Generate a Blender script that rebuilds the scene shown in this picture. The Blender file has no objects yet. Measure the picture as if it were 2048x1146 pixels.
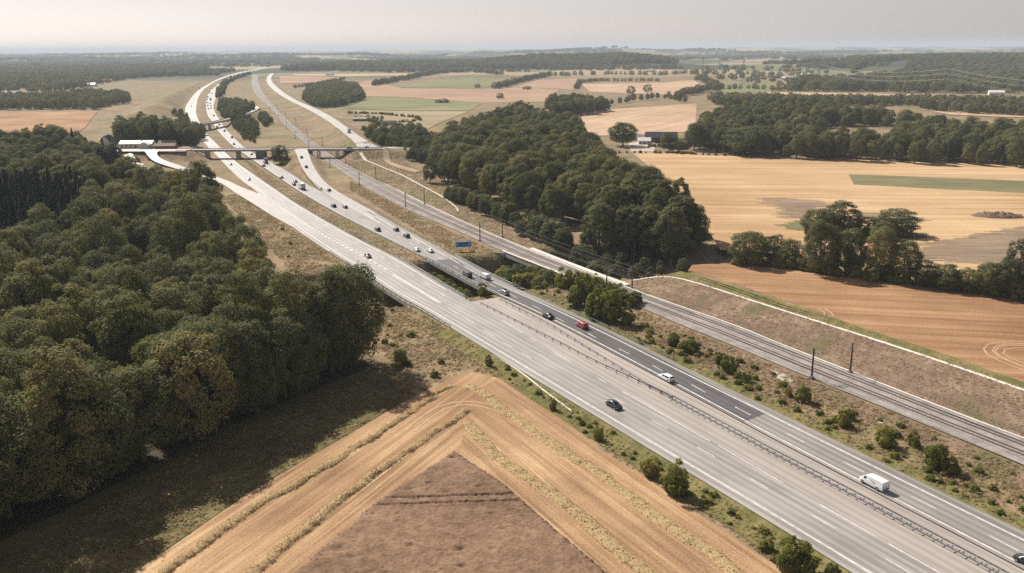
import bpy, bmesh, math, random
import numpy as np
from mathutils import Vector, Matrix
from mathutils.geometry import tessellate_polygon
R = math.radians
random.seed(7)
rng = np.random.default_rng(11)
S = bpy.context.scene
COL = S.collection

# ------------------------------------------------------------------ camera, sky, sun, exposure
CAM_H, FPX, HORY = 77.0, 1780.0, 97.0
PITCH = math.atan((573 - HORY) / FPX)
ROLL = math.atan(14 / 2048)
cd = bpy.data.cameras.new('camera'); cam = bpy.data.objects.new('camera', cd); COL.objects.link(cam)
cd.sensor_width = 36.0; cd.lens = 36.0 * FPX / 2048
cd.clip_start = 1.0; cd.clip_end = 60000.0
cam.matrix_world = (Matrix.Translation((0, 0, CAM_H)) @ Matrix.Rotation(R(90) - PITCH, 4, 'X') @ Matrix.Rotation(-ROLL, 4, 'Z'))
S.camera = cam

SUN_AZ, SUN_EL = R(-36.0), R(40.0)          # azimuth measured from +Y towards +X
w = bpy.data.worlds.new('World'); S.world = w; w.use_nodes = True
wn = w.node_tree; bgn = wn.nodes['Background']
sky = wn.nodes.new('ShaderNodeTexSky'); sky.sky_type = 'NISHITA'; sky.sun_disc = False
sky.sun_elevation = SUN_EL; sky.sun_rotation = SUN_AZ
sky.air_density = 1.0; sky.dust_density = 0.6; sky.ozone_density = 1.0; sky.altitude = 80
hsv = wn.nodes.new('ShaderNodeHueSaturation'); hsv.inputs['Saturation'].default_value = 0.35
wn.links.new(sky.outputs[0], hsv.inputs['Color']); tn = wn.nodes.new('ShaderNodeMix'); tn.data_type = 'RGBA'; tn.blend_type = 'MULTIPLY'; tn.inputs[0].default_value = 1.0; tn.inputs[7].default_value = (1.0, 0.935, 0.955, 1)
wn.links.new(hsv.outputs[0], tn.inputs[6]); wn.links.new(tn.outputs[2], bgn.inputs['Color'])
bgn.inputs['Strength'].default_value = 0.05
sl = bpy.data.lights.new('sun', 'SUN'); sl.energy = 4.6; sl.angle = R(0.6); sl.color = (1.0, 0.93, 0.83)
so = bpy.data.objects.new('sun', sl); COL.objects.link(so); so.location = (-300, 400, 400)
sdir = Vector((math.sin(SUN_AZ) * math.cos(SUN_EL), math.cos(SUN_AZ) * math.cos(SUN_EL), math.sin(SUN_EL)))
so.rotation_euler = sdir.to_track_quat('Z', 'Y').to_euler()
S.view_settings.view_transform = 'Standard'; S.view_settings.look = 'None'
S.view_settings.gamma = 1.0; S.view_settings.use_curve_mapping = False
S.view_settings.exposure = 0.75
S.render.engine = 'CYCLES'
cy = S.cycles
cy.max_bounces = 5; cy.diffuse_bounces = 3; cy.glossy_bounces = 2; cy.transmission_bounces = 3; cy.volume_bounces = 1
cy.use_denoising = False; cy.denoiser = 'OPENIMAGEDENOISE'; cy.denoising_input_passes = 'RGB_ALBEDO_NORMAL'; cy.denoising_prefilter = 'ACCURATE'

# ------------------------------------------------------------------ helpers
CP, SP, CR, SR = math.cos(PITCH), math.sin(PITCH), math.cos(ROLL), math.sin(ROLL)
def G(px, py, z=0.0):
    """point of the place, at height z, that the photograph shows at (px, py)"""
    dx, dy = px - 1024.0, 573.0 - py
    u, v = dx * CR + dy * SR, -dx * SR + dy * CR
    d = (u, FPX * CP + v * SP, -FPX * SP + v * CP)
    t = (z - CAM_H) / d[2]
    return np.array([d[0] * t, d[1] * t])
def GL(pts, z=0.0):
    return np.array([G(p[0], p[1], p[2] if len(p) > 2 else z) for p in pts])
def tag(o, label=None, cat=None, group=None, kind=None):
    if label: o['label'] = label
    if cat: o['category'] = cat
    if group: o['group'] = group
    if kind: o['kind'] = kind
    return o
def mk(name, me, mat=None, parent=None, loc=None, rot=None, scl=None, **k):
    o = bpy.data.objects.new(name, me); COL.objects.link(o)
    if mat is not None:
        if len(me.materials) == 0: me.materials.append(mat)
        elif me.materials[0] is not mat:
            o.material_slots[0].link = 'OBJECT'; o.material_slots[0].material = mat
    if parent is not None: o.parent = parent
    if loc is not None: o.location = loc
    if rot is not None: o.rotation_euler = rot
    if scl is not None: o.scale = scl
    return tag(o, **k)
def empty(name, loc=(0, 0, 0), rz=0.0, scl=None, **k):
    o = bpy.data.objects.new(name, None); COL.objects.link(o)
    o.empty_display_size = 0.5; o.location = loc; o.rotation_euler = (0, 0, rz)
    if scl is not None: o.scale = scl
    return tag(o, **k)
def mesh_np(name, v, f, smooth=False):
    me = bpy.data.meshes.new(name)
    me.from_pydata([tuple(p) for p in v], [], [tuple(q) for q in f]); me.update()
    if smooth: me.polygons.foreach_set('use_smooth', [True] * len(me.polygons))
    return me
def mesh_quads(name, V, Q, smooth=False):
    """fast mesh from numpy arrays of vertices and quads (or tris)"""
    V = np.asarray(V, np.float32); Q = np.asarray(Q, np.int32)
    k = Q.shape[1]; n = len(Q)
    me = bpy.data.meshes.new(name)
    me.vertices.add(len(V)); me.vertices.foreach_set('co', V.ravel())
    me.loops.add(n * k); me.loops.foreach_set('vertex_index', Q.ravel())
    me.polygons.add(n)
    me.polygons.foreach_set('loop_start', np.arange(0, n * k, k, dtype=np.int32))
    me.polygons.foreach_set('loop_total', np.full(n, k, np.int32))
    if smooth: me.polygons.foreach_set('use_smooth', np.ones(n, bool))
    me.update(calc_edges=True); me.validate(); return me
class MB:
    def __init__(s): s.v = []; s.f = []
    def add(s, v, f):
        n = len(s.v); s.v += [tuple(p) for p in v]; s.f += [tuple(i + n for i in q) for q in f]; return s
    def box(s, c, d, rz=0.0, taper=1.0):
        x, y, z = d[0] / 2, d[1] / 2, d[2] / 2; ca, sa = math.cos(rz), math.sin(rz); V = []
        for k, zz in ((1.0, -z), (taper, z)):
            for a, b in ((-x, -y), (x, -y), (x, y), (-x, y)):
                V.append((c[0] + (a * ca - b * sa) * k, c[1] + (a * sa + b * ca) * k, c[2] + zz))
        return s.add(V, [(3, 2, 1, 0), (4, 5, 6, 7), (0, 1, 5, 4), (1, 2, 6, 5), (2, 3, 7, 6), (3, 0, 4, 7)])
    def tube(s, pts, r0, r1=None, n=6, cap=True):
        r1 = r0 if r1 is None else r1; P = [Vector(p) for p in pts]; V = []; m = len(P)
        for i, p in enumerate(P):
            t = (P[min(i + 1, m - 1)] - P[max(i - 1, 0)]).normalized()
            a = t.cross(Vector((0, 0, 1)) if abs(t.z) < 0.9 else Vector((1, 0, 0))).normalized(); b = t.cross(a)
            r = r0 + (r1 - r0) * i / max(1, m - 1)
            for k in range(n):
                th = 2 * math.pi * k / n; V.append(p + a * (r * math.cos(th)) + b * (r * math.sin(th)))
        F = [(i * n + k, i * n + (k + 1) % n, (i + 1) * n + (k + 1) % n, (i + 1) * n + k) for i in range(m - 1) for k in range(n)]
        if cap: F += [tuple(range(n - 1, -1, -1)), tuple((m - 1) * n + k for k in range(n))]
        return s.add(V, F)
    def cyl(s, c, axis, r, h, n=16):
        a = Vector(axis).normalized() * (h / 2); c = Vector(c); return s.tube([c - a, c + a], r, r, n)
    def mesh(s, name, smooth=False):
        return mesh_np(name, s.v, s.f, smooth)
def resample(P, step):
    P = np.asarray(P, float); L = np.r_[0, np.cumsum(np.linalg.norm(np.diff(P[:, :2], axis=0), axis=1))]
    n = max(2, int(L[-1] / step) + 1); t = np.linspace(0, L[-1], n)
    return np.stack([np.interp(t, L, P[:, i]) for i in range(P.shape[1])], 1), t
def smooth_line(P, it=2):
    """corner cutting, ends kept"""
    P = np.asarray(P, float)
    for _ in range(it):
        Q = [P[0]]
        for a, b in zip(P[:-1], P[1:]): Q += [a * .75 + b * .25, a * .25 + b * .75]
        Q.append(P[-1]); P = np.array(Q)
    return P
def seg_dist(X, Y, line):
    """distance of points to a polyline, and the parameter (index+t) of the closest point"""
    best = np.full(X.shape, 1e9); par = np.zeros(X.shape)
    for i in range(len(line) - 1):
        ax, ay = line[i][:2]; bx, by = line[i + 1][:2]; dx, dy = bx - ax, by - ay; l2 = dx * dx + dy * dy + 1e-9
        t = np.clip(((X - ax) * dx + (Y - ay) * dy) / l2, 0, 1)
        d = np.hypot(X - ax - t * dx, Y - ay - t * dy); m = d < best
        best = np.where(m, d, best); par = np.where(m, i + t, par)
    return best, par
def in_poly(X, Y, poly):
    c = np.zeros(X.shape, bool); n = len(poly); j = n - 1
    for i in range(n):
        xi, yi = poly[i][:2]; xj, yj = poly[j][:2]
        hit = ((yi > Y) != (yj > Y)) & (X < (xj - xi) * (Y - yi) / (yj - yi + 1e-12) + xi)
        c ^= hit; j = i
    return c

# ------------------------------------------------------------------ materials
def nt(name):
    m = bpy.data.materials.new(name); m.use_nodes = True; t = m.node_tree
    return m, t, t.nodes['Principled BSDF']
def N(t, typ, **kw):
    n = t.nodes.new(typ)
    for k, v in kw.items():
        if hasattr(n, k): setattr(n, k, v)
        else: n.inputs[k.replace('_', ' ')].default_value = v
    return n
def noise(t, vec, scale, detail=4.0, rough=0.55):
    n = N(t, 'ShaderNodeTexNoise'); n.inputs['Scale'].default_value = scale
    n.inputs['Detail'].default_value = detail; n.inputs['Roughness'].default_value = rough
    t.links.new(vec, n.inputs['Vector']); return n.outputs['Fac']
def ramp(t, fac, stops):
    r = N(t, 'ShaderNodeValToRGB'); e = r.color_ramp.elements
    while len(e) < len(stops): e.new(0.5)
    for k, (p, c) in enumerate(stops):
        e[k].position = p; e[k].color = (*c, 1) if len(c) == 3 else c
    t.links.new(fac, r.inputs[0]); return r.outputs[0]
def mix(t, fac, a, b, blend='MIX'):
    m = N(t, 'ShaderNodeMix', data_type='RGBA', blend_type=blend)
    for s, x in ((m.inputs[0], fac), (m.inputs[6], a), (m.inputs[7], b)):
        if isinstance(x, (int, float)): s.default_value = x
        elif isinstance(x, tuple): s.default_value = (*x, 1)
        else: t.links.new(x, s)
    return m.outputs[2]
def mapping(t, vec, rz=0.0, scale=(1, 1, 1)):
    m = N(t, 'ShaderNodeMapping'); m.vector_type = 'TEXTURE'; m.inputs['Rotation'].default_value = (0, 0, rz); m.inputs['Scale'].default_value = tuple(1.0 / max(c, 1e-6) for c in scale)
    t.links.new(vec, m.inputs['Vector']); return m.outputs[0]
def bump(t, p, h, strength, dist=0.1):
    b = N(t, 'ShaderNodeBump'); b.inputs['Strength'].default_value = strength; b.inputs['Distance'].default_value = dist
    t.links.new(h, b.inputs['Height']); t.links.new(b.outputs[0], p.inputs['Normal'])
def plain(name, col, rough=0.6, metal=0.0, var=0.0, scale=2.0, spec=0.3):
    m, t, p = nt(name)
    p.inputs['Roughness'].default_value = rough; p.inputs['Metallic'].default_value = metal
    p.inputs['Specular IOR Level'].default_value = spec
    if var:
        g = N(t, 'ShaderNodeTexCoord'); f = noise(t, g.outputs['Object'], scale, 5)
        lo = tuple(c * (1 - var) for c in col); hi = tuple(min(1, c * (1 + var)) for c in col)
        t.links.new(ramp(t, f, [(0.3, lo), (0.7, hi)]), p.inputs['Base Color'])
    else: p.inputs['Base Color'].default_value = (*col, 1)
    return m
def field_mat(name, c_lo, c_mid, c_hi, ang=0.0, streak=0.25, along=0.01, big=0.012, fine=1.2, bstr=0.4, patch=None, pscale=0.01, rough=0.95):
    """a field surface: streaks along the working direction, large soil patches, fine grain"""
    m, t, p = nt(name); p.inputs['Roughness'].default_value = rough; p.inputs['Specular IOR Level'].default_value = 0.1
    g = N(t, 'ShaderNodeNewGeometry').outputs['Position']
    s1 = noise(t, mapping(t, g, ang, (along, streak, 1)), 1.0, 4, 0.6)
    s2 = noise(t, mapping(t, g, ang, (along * 4, streak * 5, 1)), 1.0, 3, 0.6)
    bg = noise(t, g, big, 4, 0.6); fn = noise(t, g, fine, 4, 0.7)
    a = N(t, 'ShaderNodeMath', operation='ADD'); t.links.new(s1, a.inputs[0]); t.links.new(bg, a.inputs[1])
    b = N(t, 'ShaderNodeMath', operation='MULTIPLY_ADD'); t.links.new(s2, b.inputs[0]); b.inputs[1].default_value = 0.6; t.links.new(a.outputs[0], b.inputs[2])
    c = N(t, 'ShaderNodeMath', operation='MULTIPLY_ADD'); t.links.new(fn, c.inputs[0]); c.inputs[1].default_value = 0.7; t.links.new(b.outputs[0], c.inputs[2])
    d = N(t, 'ShaderNodeMath', operation='DIVIDE'); t.links.new(c.outputs[0], d.inputs[0]); d.inputs[1].default_value = 3.3
    col = ramp(t, d.outputs[0], [(0.41, c_lo), (0.5, c_mid), (0.59, c_hi)])
    if patch:
        pf = noise(t, mapping(t, g, ang, (0.35, 1, 1)), pscale, 3, 0.5)
        col = mix(t, ramp(t, pf, [(0.56, (0, 0, 0)), (0.66, (1, 1, 1))]), col, patch)
    t.links.new(col, p.inputs['Base Color'])
    bump(t, p, fn, bstr, 0.15); return m
def leaf_mat(name, cols, trans=0.34, glow=(0.20, 0.20, 0.04)):
    m, t, p = nt(name)
    oi = N(t, 'ShaderNodeObjectInfo'); at = N(t, 'ShaderNodeAttribute', attribute_name='tint')
    a = N(t, 'ShaderNodeMath', operation='MULTIPLY_ADD'); t.links.new(oi.outputs['Random'], a.inputs[0]); a.inputs[1].default_value = 0.62
    b = N(t, 'ShaderNodeMath', operation='MULTIPLY'); t.links.new(at.outputs['Fac'], b.inputs[0]); b.inputs[1].default_value = 0.38
    t.links.new(b.outputs[0], a.inputs[2])
    k = len(cols); col = ramp(t, a.outputs[0], [(0.06 + 0.86 * i / (k - 1), c) for i, c in enumerate(cols)])
    t.links.new(col, p.inputs['Base Color']); p.inputs['Roughness'].default_value = 0.8; p.inputs['Specular IOR Level'].default_value = 0.12
    tr = N(t, 'ShaderNodeBsdfTranslucent'); mc = mix(t, 0.5, col, glow); t.links.new(mc, tr.inputs[0])
    ms = N(t, 'ShaderNodeMixShader'); ms.inputs[0].default_value = trans
    t.links.new(p.outputs[0], ms.inputs[1]); t.links.new(tr.outputs[0], ms.inputs[2])
    t.links.new(ms.outputs[0], t.nodes['Material Output'].inputs['Surface']); return m
def road_mat(name, lo, hi, tracks=None, rough=0.55):
    """worn asphalt; the UV map runs across (m) and along (m) the road"""
    m, t, p = nt(name)
    uv = N(t, 'ShaderNodeUVMap').outputs[0]
    s = noise(t, mapping(t, uv, 0, (1.1, 0.012, 1)), 1.0, 4, 0.6)
    s2 = noise(t, mapping(t, uv, 0, (4.0, 0.05, 1)), 1.0, 3, 0.6)
    b = noise(t, mapping(t, uv, 0, (0.15, 0.05, 1)), 1.0, 4, 0.6); f = noise(t, uv, 5.0, 4, 0.7)
    a = N(t, 'ShaderNodeMath', operation='ADD'); t.links.new(s, a.inputs[0]); t.links.new(b, a.inputs[1])
    a2 = N(t, 'ShaderNodeMath', operation='MULTIPLY_ADD'); t.links.new(s2, a2.inputs[0]); a2.inputs[1].default_value = 0.5; t.links.new(a.outputs[0], a2.inputs[2])
    a3 = N(t, 'ShaderNodeMath', operation='MULTIPLY_ADD'); t.links.new(f, a3.inputs[0]); a3.inputs[1].default_value = 0.35; t.links.new(a2.outputs[0], a3.inputs[2])
    sx = N(t, 'ShaderNodeSeparateXYZ'); t.links.new(uv, sx.inputs[0])
    ph = N(t, 'ShaderNodeMath', operation='MULTIPLY_ADD'); t.links.new(sx.outputs[0], ph.inputs[0]); ph.inputs[1].default_value = 6.2832 / 1.85; ph.inputs[2].default_value = -2.4 * 6.2832 / 1.85
    cs_ = N(t, 'ShaderNodeMath', operation='COSINE'); t.links.new(ph.outputs[0], cs_.inputs[0])
    cm = N(t, 'ShaderNodeMath', operation='MULTIPLY'); t.links.new(cs_.outputs[0], cm.inputs[0]); t.links.new(b, cm.inputs[1])
    a4 = N(t, 'ShaderNodeMath', operation='MULTIPLY_ADD'); t.links.new(cm.outputs[0], a4.inputs[0]); a4.inputs[1].default_value = 0.34; t.links.new(a3.outputs[0], a4.inputs[2])
    d = N(t, 'ShaderNodeMath', operation='DIVIDE'); t.links.new(a4.outputs[0], d.inputs[0]); d.inputs[1].default_value = 2.85
    col = ramp(t, d.outputs[0], [(0.41, lo), (0.59, hi)])
    t.links.new(col, p.inputs['Base Color']); p.inputs['Roughness'].default_value = rough; p.inputs['Specular IOR Level'].default_value = 0.5
    bump(t, p, f, 0.15, 0.02); return m

M = {}
M['road_lc'] = road_mat('pale_worn_asphalt', (0.21, 0.192, 0.173), (0.35, 0.325, 0.298))
M['road_rc'] = road_mat('grey_worn_asphalt', (0.17, 0.155, 0.143), (0.29, 0.268, 0.248))
M['road_dark'] = road_mat('dark_new_asphalt', (0.052, 0.049, 0.049), (0.10, 0.094, 0.092))
M['road_med'] = road_mat('sandy_median_asphalt', (0.27, 0.236, 0.205), (0.38, 0.338, 0.298))
M['road_local'] = road_mat('bleached_local_asphalt', (0.27, 0.245, 0.22), (0.38, 0.35, 0.315))
M['shoulder'] = road_mat('shoulder_asphalt', (0.20, 0.16, 0.138), (0.30, 0.245, 0.21))
M['gravel'] = road_mat('pale_gravel_track', (0.36, 0.30, 0.235), (0.52, 0.45, 0.36))
M['paint'] = plain('road_paint', (0.54, 0.515, 0.485), 0.6, var=0.25, scale=0.9)
M['concrete'] = plain('bridge_concrete', (0.40, 0.38, 0.35), 0.85, var=0.18, scale=0.6)
M['concrete_dark'] = plain('weathered_concrete', (0.20, 0.20, 0.20), 0.9, var=0.25, scale=0.5)
M['concrete_white'] = plain('pale_concrete', (0.62, 0.58, 0.52), 0.85, var=0.12, scale=0.5)
M['steel'] = plain('galvanised_steel', (0.42, 0.43, 0.44), 0.45, 0.6, var=0.12, scale=3)
M['rust'] = plain('rusty_steel', (0.085, 0.045, 0.03), 0.8, 0.2, var=0.3, scale=3)
M['railsteel'] = plain('rail_steel', (0.06, 0.034, 0.026), 0.55, 0.4, var=0.2, scale=1)
M['sleeper'] = plain('concrete_sleeper', (0.27, 0.225, 0.195), 0.9, var=0.15)
M['wire'] = plain('contact_wire_copper', (0.10, 0.09, 0.085), 0.8, 0.0)
M['ballast'] = field_mat('ballast_stone', (0.20, 0.175, 0.158), (0.285, 0.258, 0.235), (0.38, 0.35, 0.32), 0, 0.3, 0.3, 0.05, 3.0, 0.9)
M['bark'] = plain('bark', (0.11, 0.09, 0.065), 0.9, var=0.4, scale=1.5)
M['bark_pale'] = plain('pale_bark', (0.25, 0.23, 0.19), 0.9, var=0.3, scale=1.5)
M['leaf'] = leaf_mat('leaves_beech', [(0.070, 0.080, 0.038), (0.116, 0.126, 0.055), (0.152, 0.160, 0.068), (0.20, 0.194, 0.082), (0.30, 0.245, 0.095)])
M['leaf_cool'] = leaf_mat('leaves_ash', [(0.074, 0.086, 0.042), (0.11, 0.124, 0.056), (0.138, 0.15, 0.067), (0.182, 0.184, 0.08)])
M['leaf_pale'] = leaf_mat('leaves_willow', [(0.075, 0.095, 0.055), (0.105, 0.125, 0.07), (0.135, 0.15, 0.085), (0.17, 0.18, 0.10)])
M['leaf_bush'] = leaf_mat('leaves_bush', [(0.10, 0.12, 0.034), (0.16, 0.175, 0.046), (0.24, 0.235, 0.060), (0.34, 0.29, 0.085)], .45, (.30, .30, .05))
M['leaf_light'] = leaf_mat('leaves_lime', [(0.13, 0.14, 0.05), (0.17, 0.175, 0.062), (0.22, 0.205, 0.072), (0.30, 0.25, 0.09)])
M['leaf_fir'] = leaf_mat('needles', [(0.026, 0.034, 0.022), (0.040, 0.050, 0.030), (0.052, 0.064, 0.038)], 0.1)
M['grass'] = leaf_mat('dry_grass', [(0.20, 0.175, 0.08), (0.31, 0.24, 0.135), (0.40, 0.30, 0.175), (0.38, 0.25, 0.155), (0.52, 0.42, 0.26)], 0.35, (.5, .36, .2))
M['grass_green'] = leaf_mat('verge_grass', [(0.12, 0.135, 0.04), (0.19, 0.185, 0.06), (0.27, 0.23, 0.095), (0.38, 0.30, 0.15)], 0.35, (.35, .32, .1))
M['straw'] = leaf_mat('straw', [(0.44, 0.315, 0.165), (0.50, 0.37, 0.195), (0.55, 0.42, 0.23), (0.60, 0.47, 0.26)], 0.3, (.6, .45, .25))
M['stubble'] = field_mat('stubble_near', (0.20, 0.12, 0.065), (0.35, 0.22, 0.122), (0.54, 0.375, 0.215), math.atan2(56.5, 27.0), 0.55, 0.012, 0.03, 2.2, 0.6)
M['stubble_r'] = field_mat('stubble_right', (0.20, 0.12, 0.065), (0.35, 0.22, 0.122), (0.54, 0.375, 0.215), math.atan2(-30.5, 16.5), 0.55, 0.012, 0.03, 2.2, 0.6)
M['wheat'] = field_mat('ripe_wheat', (0.12, 0.073, 0.047), (0.195, 0.122, 0.079), (0.275, 0.183, 0.122), 0, 0.5, 0.5, 0.03, 1.6, 0.8)
M['orange'] = field_mat('orange_stubble', (0.19, 0.098, 0.049), (0.29, 0.163, 0.085), (0.43, 0.27, 0.15), R(-12), 0.30, 0.010, 0.015, 1.2, 0.4)
M['gold'] = field_mat('golden_stubble', (0.31, 0.19, 0.10), (0.43, 0.285, 0.155), (0.56, 0.41, 0.24), R(-4), 0.16, 0.006, 0.008, 0.8, 0.3)
M['soil'] = field_mat('dark_soil_patch', (0.16, 0.115, 0.08), (0.24, 0.175, 0.12), (0.34, 0.255, 0.175), R(-4), 0.3, 0.02, 0.02, 1.0, 0.5)
M['pink'] = field_mat('pale_stubble', (0.33, 0.215, 0.135), (0.42, 0.29, 0.19), (0.52, 0.38, 0.26), R(60), 0.10, 0.006, 0.006, 0.5, 0.2)
M['rose'] = field_mat('ripe_barley', (0.27, 0.17, 0.11), (0.33, 0.215, 0.145), (0.40, 0.275, 0.19), R(20), 0.05, 0.006, 0.005, 0.5, 0.2)
M['meadow'] = field_mat('green_meadow', (0.13, 0.135, 0.06), (0.18, 0.18, 0.085), (0.25, 0.235, 0.12), R(15), 0.05, 0.006, 0.006, 0.5, 0.2)
M['tan'] = field_mat('tan_pasture', (0.22, 0.17, 0.10), (0.28, 0.22, 0.135), (0.35, 0.28, 0.175), R(15), 0.05, 0.006, 0.006, 0.5, 0.2)
M['crop'] = field_mat('green_crop_strip', (0.11, 0.105, 0.052), (0.16, 0.148, 0.075), (0.23, 0.205, 0.11), R(-4), 0.3, 0.02, 0.02, 1.0, 0.4)
M['verge'] = field_mat('mown_verge', (0.085, 0.09, 0.028), (0.15, 0.14, 0.05), (0.26, 0.20, 0.095), R(62), 0.4, 0.10, 0.06, 1.5, 0.6)
M['bank'] = field_mat('bare_bank', (0.14, 0.095, 0.065), (0.21, 0.145, 0.10), (0.31, 0.225, 0.15), R(62), 0.5, 0.12, 0.05, 1.4, 0.7, patch=(0.13, 0.12, 0.055), pscale=0.05)
M['dirt_pale'] = field_mat('sandy_earth', (0.26, 0.20, 0.13), (0.33, 0.26, 0.175), (0.40, 0.32, 0.22), 0, .4, .4, .05, 1.0, .4)
M['dirt'] = field_mat('brown_earth', (0.11, 0.075, 0.055), (0.17, 0.12, 0.09), (0.23, 0.17, 0.125), 0, 0.5, 0.4, 0.1, 1.4, 0.8)
def ground_mat():
    m, t, p = nt('dry_grassland'); p.inputs['Roughness'].default_value = 0.95; p.inputs['Specular IOR Level'].default_value = 0.1
    g = N(t, 'ShaderNodeNewGeometry').outputs['Position']
    a = noise(t, g, 0.035, 6, 0.65); b = noise(t, g, 0.25, 5, 0.7); c = noise(t, g, 1.6, 4, 0.7); pt = noise(t, g, 0.014, 4, 0.6)
    s = N(t, 'ShaderNodeMath', operation='ADD'); t.links.new(a, s.inputs[0]); t.links.new(b, s.inputs[1])
    s2 = N(t, 'ShaderNodeMath', operation='MULTIPLY_ADD'); t.links.new(c, s2.inputs[0]); s2.inputs[1].default_value = 0.8; t.links.new(s.outputs[0], s2.inputs[2])
    d = N(t, 'ShaderNodeMath', operation='DIVIDE'); t.links.new(s2.outputs[0], d.inputs[0]); d.inputs[1].default_value = 2.8
    near = ramp(t, d.outputs[0], [(0.40, (0.11, 0.083, 0.048)), (0.47, (0.19, 0.143, 0.082)), (0.53, (0.255, 0.18, 0.11)), (0.61, (0.35, 0.265, 0.165))])
    green = ramp(t, d.outputs[0], [(0.40, (0.10, 0.095, 0.038)), (0.5, (0.175, 0.155, 0.065)), (0.60, (0.29, 0.235, 0.12))])
    near = mix(t, ramp(t, pt, [(0.48, (0, 0, 0)), (0.66, (1, 1, 1))]), near, green)
    # far farmland: a patchwork of fields and copses too far away to tell apart
    v = N(t, 'ShaderNodeTexVoronoi'); v.inputs['Scale'].default_value = 1.0; t.links.new(mapping(t, g, R(12), (0.0032, 0.0018, 0)), v.inputs['Vector'])
    far = ramp(t, v.outputs['Color'], [(0.0, (0.05, 0.06, 0.03)), (0.35, (0.07, 0.08, 0.035)), (0.45, (0.20, 0.17, 0.09)), (0.62, (0.33, 0.25, 0.15)), (0.75, (0.15, 0.16, 0.07)), (0.9, (0.38, 0.29, 0.18))])
    far.node.color_ramp.interpolation = 'CONSTANT'
    ln = N(t, 'ShaderNodeVectorMath', operation='LENGTH'); t.links.new(g, ln.inputs[0])
    mr = N(t, 'ShaderNodeMapRange'); mr.inputs[1].default_value = 2300; mr.inputs[2].default_value = 3000; t.links.new(ln.outputs['Value'], mr.inputs[0])
    t.links.new(mix(t, mr.outputs[0], near, far), p.inputs['Base Color']); bump(t, p, c, 0.6, 0.2); return m
M['ground'] = ground_mat()

# ------------------------------------------------------------------ the lines of the place, read off the photograph
LC_L = [(536,134),(495,140),(461,149),(436,157.5),(417,168),(399,178),(384.7,192.6),(372,211),(370,219),(372,229),(380,235),(387.6,255),(401,278),(419,298),(427,305),(457,337),(487,366),(512,381),(534,406),(545,424),(585,455),(650,500),(717,542),(775,582),(817,608),(846,623),(907,660),(975,702),(1100,779),(1212,847),(1275,886),(1400,961),(1536,1044),(1700,1146),(1900,1270)]
LC_R = [(536,136),(495,143),(461,151.6),(437,160),(418,171),(405,181),(396,195.6),(392,215),(392,229),(399,245),(409,264.5),(427,282),(447,302),(464,317),(482,332),(537,370),(595,410),(650,442),(712,477),(775,507),(825,535),(875,566),(940,605),(1005,641),(1062,674),(1197,754),(1300,813),(1420,880),(1536,947),(1639,1007),(1776,1086),(1873,1142),(2100,1275)]
RC_L = [(536,136.5),(517,139),(473,149),(449,160),(436,169),(420,181),(412.5,195.6),(412,215),(415,232),(423,241),(434.5,260.6),(454,282),(472,298),(489,309.5),(511,325),(555,355),(607,390),(662,422),(725,455),(775,480),(825,505),(867,525),(905,545),(960,575),(1000,593),(1100,640),(1320,757),(1536,874),(1800,1012),(2048,1142),(2260,1253)]
RC_R = [(537,134.5),(500,145),(480,149),(461,156),(446,166),(437,178),(434,190),(429,205),(426,215),(433,231),(443,245),(448,255),(464,272),(487,294),(511,309.5),(540,324),(572,341),(617,372),(648,386),(700,397),(750,425),(800,455),(850,481),(885,500),(960,543),(1025,575),(1100,606),(1230,667),(1360,732),(1612,854),(1830,960),(2048,1065),(2300,1187)]
ON_L = [(310,326,2),(352,338,1),(440,364),(470,386),(505,407),(540,430),(585,455)]
ON_R = [(313,318,2),(352,330,1),(445,357),(480,374),(517,388),(545,398),(620,450)]
OFF_L = [(588,299,6.5),(592,306,6.3),(602,332,3.6),(617,357,1.2),(640,381,0.1),(690,412),(750,441)]
OFF_R = [(614,299,6.5),(617,306,6.3),(625,330,3.6),(642,357,1.2),(665,378,0.1),(700,398),(750,426)]
ACC_L = [(541,147,2),(533,155,2),(533,165,2),(545,180,2),(575,200,3),(610,216,4),(640,232.5,5),(670,252.5,6),(695,272.5,6.5),(712,288,6.6),(715,296,6.6)]
ACC_R = [(548,147,2),(542,155,2),(543,163,2),(560,180,2),(590,200,3),(625,214,4),(662,232,5),(690,252,6),(722,275,6.5),(755,293,6.6),(766,297,6.6)]
RB_L = [(505,150),(502,165),(508,187),(530,207),(548,222),(563,245),(585,265),(612,289),(650,320),(700,357),(775,400),(850,436),(912,461),(960,483),(1012,507),(1100,541),(1190,578),(1245,602),(1312,629),(1350,646),(1475,696),(1536,722),(1623,758),(1736,803),(1873,860),(2048,932),(2250,1016)]
RB_R = [(515,150),(517,165),(523,182),(540,205),(560,225),(585,250),(612,272),(640,295),(675,320),(725,347),(800,383),(850,408),(912,437),(960,459),(1062,502),(1150,537),(1237,569),(1312,597),(1475,653),(1536,679),(1624,714),(1711,748),(1850,803),(1973,850),(2048,878),(2250,956)]
lcL, lcR = smooth_line(GL(LC_L)), smooth_line(GL(LC_R))
rcL, rcR = smooth_line(GL(RC_L)), smooth_line(GL(RC_R))
rbL, rbR = smooth_line(GL(RB_L)), smooth_line(GL(RB_R))
def with_z(pts): return np.array([[*G(p[0], p[1], p[2] if len(p) > 2 else 0), p[2] if len(p) > 2 else 0.0] for p in pts])
def mid(a, b, n=60):
    A, _ = resample(a, 1e9); fa = np.linspace(0, 1, n)
    def at(P):
        P = np.asarray(P, float); L = np.r_[0, np.cumsum(np.linalg.norm(np.diff(P[:, :2], axis=0), axis=1))]; L /= L[-1]
        return np.stack([np.interp(fa, L, P[:, i]) for i in range(P.shape[1])], 1)
    return (at(a) + at(b)) / 2
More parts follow.
